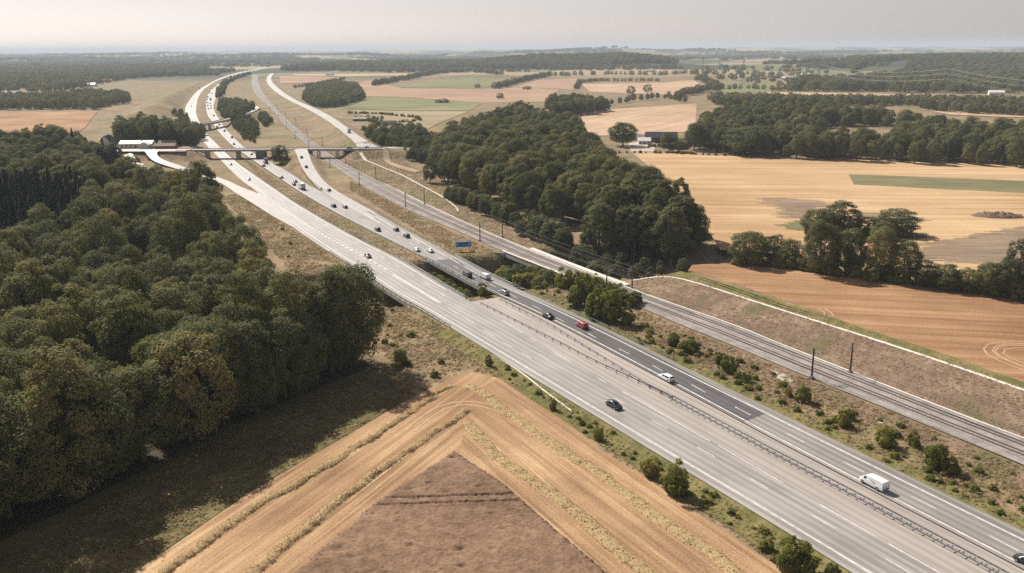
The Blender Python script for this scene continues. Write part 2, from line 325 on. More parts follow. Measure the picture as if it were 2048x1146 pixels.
def pair(a, b, n):
    """points of a at n stations and the closest points of b"""
    L = np.r_[0, np.cumsum(np.linalg.norm(np.diff(a[:, :2], axis=0), axis=1))]
    t = np.linspace(0, L[-1], n); A = np.stack([np.interp(t, L, a[:, i]) for i in range(a.shape[1])], 1)
    _, par = seg_dist(A[:, 0], A[:, 1], b); i = np.minimum(par.astype(int), len(b) - 2); f = (par - i)[:, None]
    return A, b[i] * (1 - f) + b[i + 1] * f, t

# ------------------------------------------------------------------ terrain
acc_mid = mid(smooth_line(with_z(ACC_L)), smooth_line(with_z(ACC_R)), 40)
off_mid = mid(smooth_line(with_z(OFF_L)), smooth_line(with_z(OFF_R)), 24)
on_mid = mid(smooth_line(with_z(ON_L)), smooth_line(with_z(ON_R)), 20)
B2Y = 660.0
br1 = smooth_line(with_z([(374,253,6.3),(420,246,6.3),(462,237.5,6.3),(490,229,6.3),(507,222,6.3),(514,217,6.0)]))
br1_ext = np.vstack([[[-330, 780, 5.5]], br1])
ridges = [ # polyline with z, crest half width, slope (run per rise)
    (np.array([[-420, B2Y + 3, 4.0], [-300, B2Y, 6.4], [-60, B2Y, 6.4], [-30, B2Y + 5, 3.0]]), 7.0, 2.0),
    (np.array([[-330, B2Y + 26, 5.5], [-255, B2Y + 24, 6.0]]), 26.0, 3.0),
    (acc_mid - np.array([0, 0, .2]), 7.5, 2.2), (off_mid - np.array([0, 0, .2]), 5.5, 2.0), (on_mid - np.array([0, 0, .2]), 5.5, 2.5),
    (br1_ext - np.array([0, 0, .3]), 5.0, 2.0),
    (with_z([(235,243,4),(300,212,11),(345,190,16),(385,172,13),(425,157,6)]), 4.0, 3.2),
]
lcM, rcM, rbM = mid(lcL, lcR, 140), mid(rcL, rcR, 140), mid(rbL, rbR, 140)
VAL = np.array([[-150, 250], [-95, 270], [-44, 291], [-20, 303], [15, 316], [60, 336], [120, 360]], float)
def sstep(a, b, x):
    t = np.clip((x - a) / (b - a), 0, 1); return t * t * (3 - 2 * t)
_ph = rng.uniform(0, 6.28, (12, 2)); 
def hills(X, Y):
    d = np.hypot(X, Y); h = np.zeros(X.shape)
    for k in range(12):
        wl = 900 + 520 * k; a = 6.28 / wl
        th = k * 2.4; h += np.sin((X * math.cos(th) + Y * math.sin(th)) * a + _ph[k, 0]) * np.sin((-X * math.sin(th) + Y * math.cos(th)) * a * .8 + _ph[k, 1])
    h = (h / 2.2) * 22 * sstep(3000, 9000, d) + 26 * sstep(5000, 14000, d)
    h += 30 * np.exp(-(((X - 130) / 230) ** 2 + ((Y - 3800) / 420) ** 2)) + 32 * np.exp(-(((X - 450) / 200) ** 2 + ((Y - 3600) / 380) ** 2)) + 14 * np.exp(-(((X + 450) / 500) ** 2 + ((Y - 3800) / 420) ** 2))
    h += 34 * np.exp(-(((X - 1750) / 900) ** 2 + ((Y - 3300) / 700) ** 2))
    return np.maximum(h, 0)
def terrain(X, Y):
    X = np.asarray(X, float); Y = np.asarray(Y, float); sh = X.shape; X = X.ravel(); Y = Y.ravel()
    h = hills(X, Y)
    near = (Y > 60) & (Y < 4200) & (np.abs(X) < 1200)
    idx = np.nonzero(near)[0]; x, y = X[idx], Y[idx]; hh = h[idx].copy()
    emb = np.zeros(x.shape)
    for line, hw, sl_ in ridges:
        m = (x > line[:, 0].min() - 70) & (x < line[:, 0].max() + 70) & (y > line[:, 1].min() - 70) & (y < line[:, 1].max() + 70)
        if not m.any(): continue
        d, par = seg_dist(x[m], y[m], line); i = np.minimum(par.astype(int), len(line) - 2); f = par - i
        z = line[i, 2] * (1 - f) + line[i + 1, 2] * f
        emb[m] = np.maximum(emb[m], z - np.maximum(0, d - hw) / sl_)
    hh += np.maximum(emb, 0)
    lim = np.full(x.shape, 1e9)
    for line, hw in ((lcM, 11.5), (rcM, 9.0), (rbM, 7.5)):
        d, _ = seg_dist(x, y, line[::2]); lim = np.minimum(lim, np.maximum(0, d - hw) / 1.6)
    hh = np.minimum(hh, lim)
    d, par = seg_dist(x, y, VAL); dep = 6.5 * sstep(0.0, 1.0, par) * (1 - sstep(4.6, 6.0, par))
    hh -= dep * (1 - sstep(20.0, 29.0, d))
    # gentle unevenness away from the roads
    un = (np.sin(x * .21 + np.sin(y * .13)) * np.sin(y * .17 + 1.3) + np.sin(x * .067 - y * .05)) * 0.22
    hh += un * sstep(3, 12, lim * 1.6) * (hh > 1.0)
    h[idx] = hh
    return h.reshape(sh)
def hgt(x, y): return float(terrain(np.array([x]), np.array([y]))[0])

rad = [58.0]
while rad[-1] < 25000: rad.append(rad[-1] * (1.008 if rad[-1] < 1500 else 1.022))
ang = np.r_[np.linspace(-180, -52, 33)[:-1], np.linspace(-52, 52, 521), np.linspace(52, 180, 33)[1:]]
rad = np.array(rad); A_, R_ = np.meshgrid(np.radians(ang), rad)
X_, Y_ = R_ * np.sin(A_), R_ * np.cos(A_); Z_ = terrain(X_, Y_)
nr, na = X_.shape; V = np.stack([X_, Y_, Z_], -1).reshape(-1, 3)
ii, jj = np.meshgrid(np.arange(nr - 1), np.arange(na - 1), indexing='ij'); a0 = (ii * na + jj).ravel()
Q = np.stack([a0, a0 + 1, a0 + na + 1, a0 + na], 1)[:, ::-1]
gv = np.vstack([V, [[0, 0, 0]]]); c0 = len(V)
gm = mesh_quads('ground', gv, Q, True)
bm = bmesh.new(); bm.from_mesh(gm); bm.verts.ensure_lookup_table()
for j in range(na - 1): bm.faces.new((bm.verts[c0], bm.verts[j + 1], bm.verts[j]))
bmesh.ops.recalc_face_normals(bm, faces=bm.faces); bm.to_mesh(gm); bm.free()
if gm.polygons[0].normal.z < 0: gm.flip_normals()
mk('ground', gm, M['ground'], kind='structure', label='dry grassland and far farmland running to the horizon')

def ribbon(name, a, b, mat, z=None, dz=0.25, n=None, parent=None, **k):
    """a strip between two edge lines with a metre UV map; height from the lines' own z, or z, or the terrain"""
    n = n or max(8, int(np.linalg.norm(np.diff(a[:, :2], axis=0), axis=1).sum() / 4)); n = min(n, 700)
    A, B, t = pair(a, b, n); V = []; UV = []
    wd = np.linalg.norm(A[:, :2] - B[:, :2], axis=1)
    if a.shape[1] > 2: za, zb = A[:, 2] + dz, (B[:, 2] if b.shape[1] > 2 else A[:, 2]) + dz
    elif z is None: za, zb = terrain(A[:, 0], A[:, 1]) + dz, terrain(B[:, 0], B[:, 1]) + dz
    else: za = zb = np.full(n, z + dz)
    V = np.empty((2 * n, 3)); V[0::2, :2] = A[:, :2]; V[1::2, :2] = B[:, :2]; V[0::2, 2] = za; V[1::2, 2] = zb
    i = np.arange(n - 1) * 2; F = np.stack([i, i + 1, i + 3, i + 2], 1)
    me = mesh_quads(name, V, F)
    uv = me.uv_layers.new(name='UVMap'); U = np.empty((2 * n, 2)); U[0::2, 0] = 0; U[1::2, 0] = wd; U[0::2, 1] = t; U[1::2, 1] = t
    li = np.empty(len(me.loops), np.int32); me.loops.foreach_get('vertex_index', li); uv.data.foreach_set('uv', U[li].astype(np.float32).ravel())
    if me.polygons[0].normal.z < 0: me.flip_normals()
    return mk(name, me, mat, parent, **k)
def offset(line, d):
    """parallel line, d metres towards the right of the picture"""
    P = line[:, :2]; T = np.gradient(P, axis=0); T /= np.linalg.norm(T, axis=1)[:, None] + 1e-9
    Q = line.copy(); Q[:, 0] += -T[:, 1] * d; Q[:, 1] += T[:, 0] * d
    return Q
def cut(line, p, q):
    """the piece of a line between the closest points to p and q"""
    P, t = resample(line, 1.0); i = np.argmin(np.hypot(P[:, 0] - p[0], P[:, 1] - p[1])); j = np.argmin(np.hypot(P[:, 0] - q[0], P[:, 1] - q[1]))
    return P[min(i, j):max(i, j) + 1]
def poly_sheet(name, px, mat, z=0.0, dz=0.05, kind='structure', label=None, gpts=None, parent=None, zfun=False):
    P = GL(px, z) if gpts is None else np.asarray(gpts, float)
    tr = tessellate_polygon([[Vector((p[0], p[1], 0)) for p in P]])
    zz = [(hgt(p[0], p[1]) if zfun else z) + dz for p in P]
    me = mesh_np(name, [(p[0], p[1], q) for p, q in zip(P, zz)], [tuple(t) for t in tr])
    bm = bmesh.new(); bm.from_mesh(me); bmesh.ops.recalc_face_normals(bm, faces=bm.faces)
    for f in bm.faces:
        if f.normal.z < 0: f.normal_flip()
    bm.to_mesh(me); bm.free()
    return mk(name, me, mat, parent, kind=kind, label=label)

# ------------------------------------------------------------------ fields
sf = poly_sheet('stubble_field', [(935,742),(1000,757),(1100,815),(1150,858),(1207,905),(1275,944),(1350,997),(1425,1047),(1500,1097),(1640,1190),(1900,1400),(300,1600),(-200,1500),(265,1148),(500,985),(700,868),(830,792)], M['stubble'], dz=0.04, label='harvested stubble field with straw rows in the foreground')
poly_sheet('worked_strip', [(945,790),(1000,757),(1100,815),(1150,858),(1207,905),(1275,944),(1350,997),(1425,1047),(1500,1097),(1640,1190),(1900,1400),(1000,1500),(915,920),(935,830)], M['stubble_r'], dz=0.05, parent=sf)
of_ = poly_sheet('orange_field', [(1376,541),(1384,530),(1450,526),(1640,541),(1850,571),(2048,600),(2300,640),(2300,850),(2048,766),(1900,712),(1736,660),(1600,612),(1470,568),(1420,553)], M['orange'], dz=0.05, label='orange-brown stubble field below the hedge of trees')
gold = poly_sheet('golden_field', [(1262,303),(1480,313),(1700,319),(2048,331),(2350,342),(2350,575),(2048,548),(1900,545),(1700,522),(1500,502),(1440,500),(1405,440),(1330,360)], M['gold'], dz=0.05, label='wide golden stubble field beyond the hedge of trees')
def blob(px, n=28, j=0.12):
    """a soft-edged outline through pixel points, densified"""
    P = smooth_line(np.vstack([GL(px), GL(px[:1])]), 3)[:-1]; c = P.mean(0)
    return c + (P - c) * (1 + j * rng.normal(0, 0.35, (len(P), 1)))
def streak_patch(name, P, mat, ang_, dz, parent, wd=0.7, jit=4.0):
    """a patch with ragged ends along the working direction of the field"""
    ca, sa = math.cos(ang_), math.sin(ang_); U = P @ np.array([[ca, -sa], [sa, ca]]); mb = MB(); v = U[:, 1].min()
    while v < U[:, 1].max():
        hit = []
        for a, b in zip(U, np.roll(U, -1, 0)):
            if (a[1] > v) != (b[1] > v): hit.append(a[0] + (b[0] - a[0]) * (v - a[1]) / (b[1] - a[1]))
        hit.sort()
        for a, b in zip(hit[::2], hit[1::2]):
            a += rng.normal(0, jit); b += rng.normal(0, jit)
            if b - a > 2: mb.add([(x * ca - y * sa, x * sa + y * ca, dz) for x, y in ((a, v), (b, v), (b, v + wd * .97), (a, v + wd * .97))], [(0, 1, 2, 3)])
        v += wd
    return mk(name, mb.mesh(name), mat, parent)
for k, q in enumerate([[(1528,397),(1560,396),(1640,402),(1660,412),(1640,424),(1600,440),(1560,432),(1568,420),(1545,408)],
                       [(1700,424),(1770,428),(1850,436),(1840,444),(1760,440),(1710,434)],
                       [(1820,505),(1900,480),(1960,470),(2050,455),(2150,450),(2150,540),(2048,532),(1930,528),(1850,520)]]):
    streak_patch('bare_soil_patch', blob(q), M['soil'], R(-4), 0.09 + .01 * k, gold)
poly_sheet('green_crop_strip', [(1697,349),(1800,352),(2048,362),(2300,372),(2300,398),(2048,386),(1900,379),(1708,369)], M['crop'], dz=0.10, parent=gold)
streak_patch('grass_patch', blob([(1560,450),(1600,440),(1640,444),(1630,462),(1580,460)]), M['crop'], R(-4), 0.12, gold, .6, 1.5)
streak_patch('grass_patch', blob([(1780,468),(1830,463),(1866,474),(1820,482),(1780,480)]), M['crop'], R(-4), 0.12, gold, .6, 1.5)
far_fields = [
 ('pale_stubble_field', [(1158,236),(1195,221),(1300,214),(1394,207),(1390,262),(1290,270),(1190,272),(1160,262)], 'pink', 'pale pink stubble field between the two woods'),
 ('striped_stubble_field', [(1163,168),(1320,166),(1387,160),(1406,172),(1345,190),(1180,184)], 'pink', 'pale stubble field in front of the straight hedge'),
 ('meadow', [(1415,166),(1540,161),(1562,177),(1540,184),(1432,186)], 'meadow', 'grey-green meadow by the power pylons'),
 ('barley_field', [(687,170),(747,160),(800,177),(985,178),(1032,175),(1120,179),(1090,204),(962,206),(800,194),(712,193)], 'rose', 'long rose-brown barley field behind the round copse'),
 ('barley_field', [(1034,174),(1075,160),(1155,157),(1147,181),(1120,178)], 'rose', 'small rose-brown field beside the long hedge'),
 ('meadow', [(665,209),(712,196),(800,196),(962,208),(940,222),(820,222),(700,218)], 'meadow', 'yellow-green meadow strip beyond the access road'),
 ('pasture', [(700,220),(820,223),(938,223),(880,246),(850,262),(800,256),(740,240)], 'tan', 'tan pasture with the small garden plot'),
 ('meadow', [(837,166),(862,160),(940,155),(1010,159),(1005,172),(947,177),(800,175)], 'meadow', 'light green meadow under the dark hedge'),
 ('stubble_field', [(575,142),(720,139),(800,137),(1100,140),(1095,148),(840,150),(700,153),(590,151)], 'pink', 'thin pale field in front of the wooded hill'),
 ('stubble_field', [(-150,231),(50,225),(196,222),(170,256),(150,271),(-150,268)], 'orange', 'orange stubble field left of the grassy hill'),
 ('stubble_field', [(1310,131),(1335,113),(1390,118),(1500,121),(1530,132),(1430,146),(1370,150)], 'pink', 'pale stubble field right of the wooded hill'),
 ('stubble_field', [(1530,184),(1700,187),(1898,190),(1895,197),(1700,196),(1540,193)], 'pink', 'narrow pale field between two dark woods at the right'),
 ('stubble_field', [(1838,219),(1900,216),(2200,214),(2200,240),(1990,234),(1900,230)], 'pink', 'pale stubble field behind the right-hand wood'),
 ('stubble_field', [(1742,142),(1806,139),(1800,151),(1715,162),(1690,158)], 'pink', 'small pale clearing among far trees at the right'),
 ('stubble_field', [(560,152),(690,155),(640,165),(560,168)], 'rose', 'small brown field above the access road'),
 ('pasture', [(1420,118),(1600,118),(1660,124),(1610,136),(1450,138)], 'tan', 'tan pasture behind the pylons'),
]
for k, (nm, px, mt, lb) in enumerate(far_fields):
    poly_sheet(nm, px, M[mt], dz=0.3 + 0.02 * k, label=lb, zfun=False)
poly_sheet('dug_soil', [(1655,262),(1700,262),(1792,268),(1770,288),(1700,290),(1668,285)], M['soil'], dz=.3, label='bare clearing inside the right-hand wood')
poly_sheet('farm_yard', [(1255,286),(1310,283),(1310,304),(1262,304)], M['gravel'], dz=.3, label='pale gravel yard of the farm beside the golden field')
# garden plot in the tan pasture is built with its hedges further down

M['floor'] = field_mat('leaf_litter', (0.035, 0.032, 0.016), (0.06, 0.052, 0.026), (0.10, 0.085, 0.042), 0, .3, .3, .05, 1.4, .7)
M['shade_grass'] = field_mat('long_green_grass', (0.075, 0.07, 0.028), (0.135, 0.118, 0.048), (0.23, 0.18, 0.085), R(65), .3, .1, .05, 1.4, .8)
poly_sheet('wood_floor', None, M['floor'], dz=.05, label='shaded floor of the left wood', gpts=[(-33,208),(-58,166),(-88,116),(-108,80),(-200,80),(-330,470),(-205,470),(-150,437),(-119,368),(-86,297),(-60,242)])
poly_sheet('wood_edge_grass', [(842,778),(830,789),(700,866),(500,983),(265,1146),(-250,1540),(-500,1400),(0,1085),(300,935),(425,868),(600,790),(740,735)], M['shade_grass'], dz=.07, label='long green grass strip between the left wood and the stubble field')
# ------------------------------------------------------------------ roads
road_lc = ribbon('motorway_left_carriageway', lcL, lcR, M['road_lc'], z=0.0, dz=0.25, kind='structure', label='pale left carriageway running towards the camera')
road_rc = ribbon('motorway_right_carriageway', rcL, rcR, M['road_rc'], z=0.0, dz=0.25, kind='structure', label='grey right carriageway running away from the camera')
med = ribbon('median_pavement', smooth_line(GL([(934,606),(1005,643),(1062,676),(1197,756),(1300,815),(1420,882),(1536,949),(1639,1009),(1776,1088),(1873,1144),(2100,1280)])), smooth_line(GL([(1000,596),(1100,642),(1320,759),(1536,876),(1800,1014),(2048,1144),(2260,1258)])), M['road_med'], z=0.0, dz=0.245, kind='structure', label='sandy paved median between the carriageways')
dark = ribbon('dark_overlay', smooth_line(GL([(870,522),(960,573),(1000,593),(1100,639),(1320,756),(1488,846)])), smooth_line(GL([(905,517),(960,549),(1025,582),(1100,612),(1230,672),(1360,738),(1532,829)])), M['road_dark'], z=0.0, dz=0.262, parent=road_rc)
on_r = ribbon('slip_road', smooth_line(with_z(ON_L)), smooth_line(with_z(ON_R)), M['road_local'], dz=0.27, kind='structure', label='slip road joining the left carriageway by the wood')
off_r = ribbon('slip_road', smooth_line(with_z(OFF_L)), smooth_line(with_z(OFF_R)), M['road_local'], dz=0.275, kind='structure', label='slip road running down from the near bridge')
acc_r = ribbon('access_road', smooth_line(with_z(ACC_L)), smooth_line(with_z(ACC_R)), M['road_local'], dz=0.15, kind='structure', label='bleached access road climbing to the near bridge')
loc_r = ribbon('village_road', with_z([(210,299,6.45),(313,298.6,6.45),(384,298.3,6.45)]), with_z([(210,303,6.45),(292,303,6.45),(384,302.6,6.45)]), M['shoulder'], dz=0.12, n=40, kind='structure', label='village road in front of the white house')
ribbon('village_road', smooth_line(with_z([(286,302,6.4),(292,306,6.2),(296,313,4.5),(306,322,3),(325,330,2),(352,338,1)])), smooth_line(with_z([(322,301,6.4),(315,304,6.3),(313,309,5.5),(322,319,4),(345,327,2),(365,333,1)])), M['road_local'], dz=0.3, n=40, kind='structure', label='curving white branch road below the village road')
ribbon('field_road', with_z([(764,294.5,6.5),(830,293,5.0),(900,296,2.0)]), with_z([(764,299,6.5),(830,297,5.0),(900,300,2.0)]), M['road_local'], dz=0.2, n=40, kind='structure', label='lane running on east from the near bridge')
ribbon('gravel_path', smooth_line(GL([(718,304,5.2),(745,319,3),(775,336,1.5),(800,350),(840,372),(880,393),(912,416),(914,424)])), smooth_line(GL([(722,303,5.2),(750,319,3),(780,336,1.5),(806,350),(846,372),(886,393),(916,416),(918,424)])), M['gravel'], dz=0.35, kind='structure', label='pale footpath winding down beside the railway')
ribbon('gravel_path', smooth_line(GL([(765,299,6.3),(768,310,5),(785,322,4),(830,340,2)])), smooth_line(GL([(778,299,6.3),(780,310,5),(800,320,4),(842,336,2)])), M['dirt_pale'], dz=0.35, kind='structure', label='sandy track dropping from the east end of the near bridge')
ribbon('dirt_track', smooth_line(GL([(250,322),(262,328),(272,336)])), smooth_line(GL([(262,320),(282,326),(292,334)])), M['gravel'], dz=0.3, kind='structure', label='short sandy track at the edge of the left wood')
# verges
ribbon('mown_verge', offset(cut(lcL, G(905,659), G(1800,1208)), -7.0), offset(cut(lcL, G(905,659), G(1800,1208)), 0.4), M['verge'], z=0, dz=0.10, kind='structure', label='green mown verge left of the motorway')
ribbon('mown_verge', offset(cut(rcR, G(1040,582), G(2250,1162)), -0.4), offset(cut(rcR, G(1040,582), G(2250,1162)), 4.5), M['verge'], z=0, dz=0.10, kind='structure', label='mown verge right of the motorway')
bank = ribbon('railway_bank', smooth_line(GL([(1275,576),(1320,594),(1475,650),(1624,711),(1711,745),(1850,800),(2048,875),(2300,972)])), smooth_line(GL([(1262,561),(1332,551),(1400,568),(1452,585),(1536,612),(1736,675),(1911,733),(2048,781),(2300,872)])), M['bank'], z=0, dz=0.06, kind='structure', label='bare brown bank between the railway and the orange field')
ribbon('field_margin', smooth_line(GL([(1332,550),(1400,566),(1452,583),(1536,610),(1736,673),(1911,731),(2048,779),(2300,869)])), smooth_line(GL([(1350,540),(1405,553),(1456,570),(1540,596),(1738,660),(1913,718),(2048,765),(2300,853)])), M['verge'], z=0, dz=0.075, kind='structure', label='rough grass margin along the orange field')
ribbon('rail_side_bank', smooth_line(GL([(1300,650),(1400,690),(1500,735),(1600,790),(1750,850),(1900,915),(2048,985),(2200,1050)])), smooth_line(GL([(1250,606),(1350,648),(1475,698),(1623,760),(1736,805),(1873,862),(2048,934),(2200,997)])), M['bank'], z=0, dz=0.055, kind='structure', label='stony strip between the motorway verge and the track ballast')
chan = ribbon('drain_channel', smooth_line(GL([(1262,561),(1332,549.5),(1400,566.5),(1452,583.5),(1536,610.5),(1736,673.5),(1911,731),(2048,779),(2300,869)])), smooth_line(GL([(1262,563),(1332,551.5),(1400,569),(1452,586),(1536,613.5),(1736,677),(1911,735),(2048,783.5),(2300,874)])), M['concrete_white'], z=0, dz=0.14)
tag(chan, 'long pale concrete drain channel along the orange field', 'drain')
ch2 = ribbon('drain_channel', GL([(985,708),(1040,745),(1090,785),(1143,824)]), GL([(987,707),(1042,743.5),(1092,783),(1145,822.5)]), M['concrete_white'], z=0, dz=0.14)
tag(ch2, 'thin pale drain channel left of the motorway above the stubble', 'drain')
poly_sheet('earth_strip', [(985,712),(1040,748),(1090,788),(1143,828),(1120,835),(1075,800),(1020,757)], M['dirt'], dz=0.09, label='strip of bare earth beside the thin drain channel')
for k, q in enumerate([[(1545,742),(1570,748),(1590,762),(1575,768),(1550,756)], [(1745,835),(1775,842),(1760,850)]]):
    poly_sheet('gravel_spill', None, M['gravel'], dz=0.1, gpts=blob(q), label=['pale gravel spill beside the near track bed', 'small pale gravel spill near the roadside bushes'][k])

# ------------------------------------------------------------------ road markings (each dash is a piece of its carriageway)
def stroke(a, b, wd, dz, parent, name):
    a, b = np.array(a[:2]), np.array(b[:2]); d = (b - a) / np.linalg.norm(b - a); n = np.array([-d[1], d[0]]) * wd / 2
    me = mesh_np(name, [(*(a - n), dz), (*(b - n), dz), (*(b + n), dz), (*(a + n), dz)], [(0, 1, 2, 3)])
    return mk(name, me, M['paint'], parent)
def paint_line(line, wd, dz, parent, name='edge_line'):
    return ribbon(name, offset(line, -wd / 2), offset(line, wd / 2), M['paint'], z=0, dz=dz, parent=parent)
def dash_line(line, wd, ln, gap, dz, parent, t0=0, t1=1e9):
    P, t = resample(line, 1.0); s = t0
    while s + ln < min(t[-1], t1):
        i, j = np.searchsorted(t, s), np.searchsorted(t, s + ln)
        if P[j, 1] < 1100: stroke(P[i], P[j], wd, dz, parent, 'lane_dash')
        s += ln + gap
Z1, Z2 = 0.262, 0.275
paint_line(offset(lcL, 2.4)[40:], 0.42, Z1, road_lc)
paint_line(offset(lcR, -1.3)[30:88], 0.42, Z1, road_lc)
paint_line(offset(rcL, 1.0)[30:], 0.45, Z2, road_rc)
paint_line(offset(rcR, -2.7)[30:66], 0.42, Z2, road_rc)
paint_line(offset(rcR, -2.7)[72:], 0.45, Z2, road_rc)
for q in [(897,617,914,629),(931,639,949,650),(967.5,661,987.5,674),(1005,685,1026,697),(1044,707,1064,719),(1080,711,1096,720),(1150,752.5,1174,766),(1226,797,1247,809),(1302.5,842.5,1334,860),(1394,896,1429,916),(1500,959,1535,980),(1623.5,1032.5,1671,1060),(1771,1120,1830,1155)]:
    stroke(G(*q[:2]), G(*q[2:]), 0.26, Z1, road_lc, 'lane_dash')
for q in [(1005,642,1044,667),(1062,678,1072,684),(1105,704,1140,725),(1197,759,1212,767),(1245,785,1420,885),(1436,893,1566,968),(1638.5,1011,1751,1075.5),(1776,1090,1880,1149)]:
    stroke(G(*q[:2]), G(*q[2:]), 0.30, Z1, road_lc, 'inner_line')
for q in [(1112,637,1128,645),(1175,667.5,1192,677.5),(1237.5,699,1259,710),(1305,732.5,1325,744),(1382.5,771,1411,787),(1470,816,1501,832.5),(1572,869,1608,887),(1687,926,1728,947),(1822,995,1871,1020),(1978.5,1074,2037,1105)]:
    stroke(G(*q[:2]), G(*q[2:]), 0.28, Z2, road_rc, 'lane_dash')
blk = smooth_line(GL([(545,405),(612,450),(662,480),(725,512),(782,546)])); dash_line(blk, 1.0, 2.6, 2.6, Z1 + .01, road_lc)
stroke(G(786,550), G(880,607), 0.9, Z1, road_lc, 'solid_line')
blk2 = smooth_line(GL([(657,388),(687,405),(725,427)])); dash_line(blk2, 0.8, 2.6, 2.6, 0.30, road_rc)
stroke(G(727,429), G(760,447), 0.7, 0.30, road_rc, 'solid_line')
lane_rc = smooth_line(GL([(430,258),(452,277),(480,299),(525,325),(585,364),(640,396),(700,428),(760,458),(830,492),(905,532),(1000,580),(1095,627)])); dash_line(lane_rc, 0.26, 5, 10, Z2, road_rc)
lane_rc2 = smooth_line(GL([(760,447),(830,483),(882,508),(940,540)])); dash_line(lane_rc2, 0.3, 5, 10, Z2, road_rc)
lane_lc = smooth_line(GL([(405,262),(424,283),(455,315),(500,350),(560,392),(625,435),(700,478),(780,524),(860,572),(900,600)])); dash_line(lane_lc, 0.26, 5, 10, Z1, road_lc, 0)

# ------------------------------------------------------------------ railway
bed = ribbon('ballast_bed', rbL, rbR, M['ballast'], z=0, dz=0.22, kind='structure', label='grey ballast bed of the double track railway')
A, B, t = pair(rbL, rbR, 500)
for k, (u0, u1, lb) in enumerate(((0.333, 0.452, 'railway track nearer to the motorway'), (0.69, 0.81, 'railway track nearer to the orange field'))):
    tr = empty('railway_track', (0, 0, 0), label=lb, cat='railway track', group='tracks on the ballast bed')
    for u in (u0, u1):
        L = A * (1 - u) + B * u; V = []
        for ddx, zz in ((-.085, 0.22), (-.085, 0.42), (.085, 0.42), (.085, 0.22)):
            O = offset(L, ddx); V.append(np.c_[O, np.full(len(O), zz)])
        n = len(L); V = np.concatenate(V); i = np.arange(n - 1); F = np.concatenate([np.stack([k2 * n + i, k2 * n + i + 1, (k2 + 1) * n + i + 1, (k2 + 1) * n + i], 1) for k2 in range(3)])
        mk('rail', mesh_quads('rail', V, F), M['railsteel'], tr)
    L = A * (1 - (u0 + u1) / 2) + B * (u0 + u1) / 2; mb = MB()
    P, tt = resample(L, 1.1); T = np.gradient(P, axis=0)
    for p, d in zip(P, T):
        if p[1] < 480: mb.box((p[0], p[1], 0.20), (0.32, 2.5, 0.1), math.atan2(d[1], d[0]))
    mk('sleepers', mb.mesh('sleepers'), M['sleeper'], tr, kind='stuff')
kb = ribbon('cable_trough', offset(rbR, -0.5)[40:], offset(rbR, 0.15)[40:], M['concrete_white'], z=0, dz=0.33)
tag(kb, 'pale cable trough along the far edge of the ballast', 'cable trough')
mast_px = [((1623,757.5),(1700,746)),((1213,583),(1264,578)),((960,482),(1005,475)),((811,414),(849,409)),((719,370),(752,359))]
pairs = [(G(*a), G(*b)) for a, b in mast_px]
for px in [((660,336),(691,327)),((618,298),(645,291)),((591,278),(615,273)),((573,259),(592,250)),((557,243),(572,236)),((540,225),(555,219))]: pairs.append((G(*px[0]), G(*px[1])))
d0 = pairs[0][0] - pairs[1][0]; pairs.insert(0, (pairs[0][0] + d0, pairs[0][1] + d0))
def mast_mesh():
    pole = MB(); pole.box((0, 0, 3.8), (0.34, 0.34, 7.6), 0, 0.75)
    arm = MB(); arm.tube([(0, 0, 6.3), (2.3, 0, 6.9)], 0.06); arm.tube([(0, 0, 7.3), (2.3, 0, 6.9)], 0.05); arm.tube([(0, 0, 6.0), (2.6, 0, 6.0)], 0.05)
    ins = MB(); ins.cyl((0.5, 0, 6.43), (1, 0, .26), 0.10, 0.35, 8); ins.cyl((0.5, 0, 6.0), (1, 0, 0), 0.10, 0.35, 8)
    foot = MB(); foot.box((0, 0, 0.2), (0.9, 0.9, 0.5))
    return [('pole', pole.mesh('mast_pole'), M['rust']), ('bracket_arm', arm.mesh('mast_arm'), M['steel']), ('insulator', ins.mesh('mast_insulator'), M['concrete_dark']), ('footing', foot.mesh('mast_foot'), M['concrete_dark'])]
mm = mast_mesh()
order = ['beyond the lower right corner', 'nearest in full view', 'by the far end of the railway bridge', 'beyond the railway bridge', 'halfway to the near bridge', 'third back from the railway bridge', 'just in front of the near bridge', 'under the near bridge', 'just behind the near bridge', 'second behind the near bridge', 'third behind the near bridge', 'farthest']
wires = [[], []]
for k, (a, b) in enumerate(pairs):
    td = pairs[min(k + 1, len(pairs) - 1)][0] - pairs[max(k - 1, 0)][0]; rz = math.atan2(td[1], td[0])
    for s, p in ((0, a), (1, b)):
        if k == 0 and s == 0: pass
        ang_in = rz - math.pi / 2 if s == 0 else rz + math.pi / 2
        o = empty('catenary_mast', (p[0], p[1], 0.15), ang_in, label='catenary mast on the %s side, %s' % (('motorway', 'field')[s], order[k]), cat='mast', group='catenary masts')
        for nm, me, mt in mm: mk(nm, me, mt, o)
        wires[s].append((p[0] + math.cos(ang_in) * 2.4, p[1] + math.sin(ang_in) * 2.4))
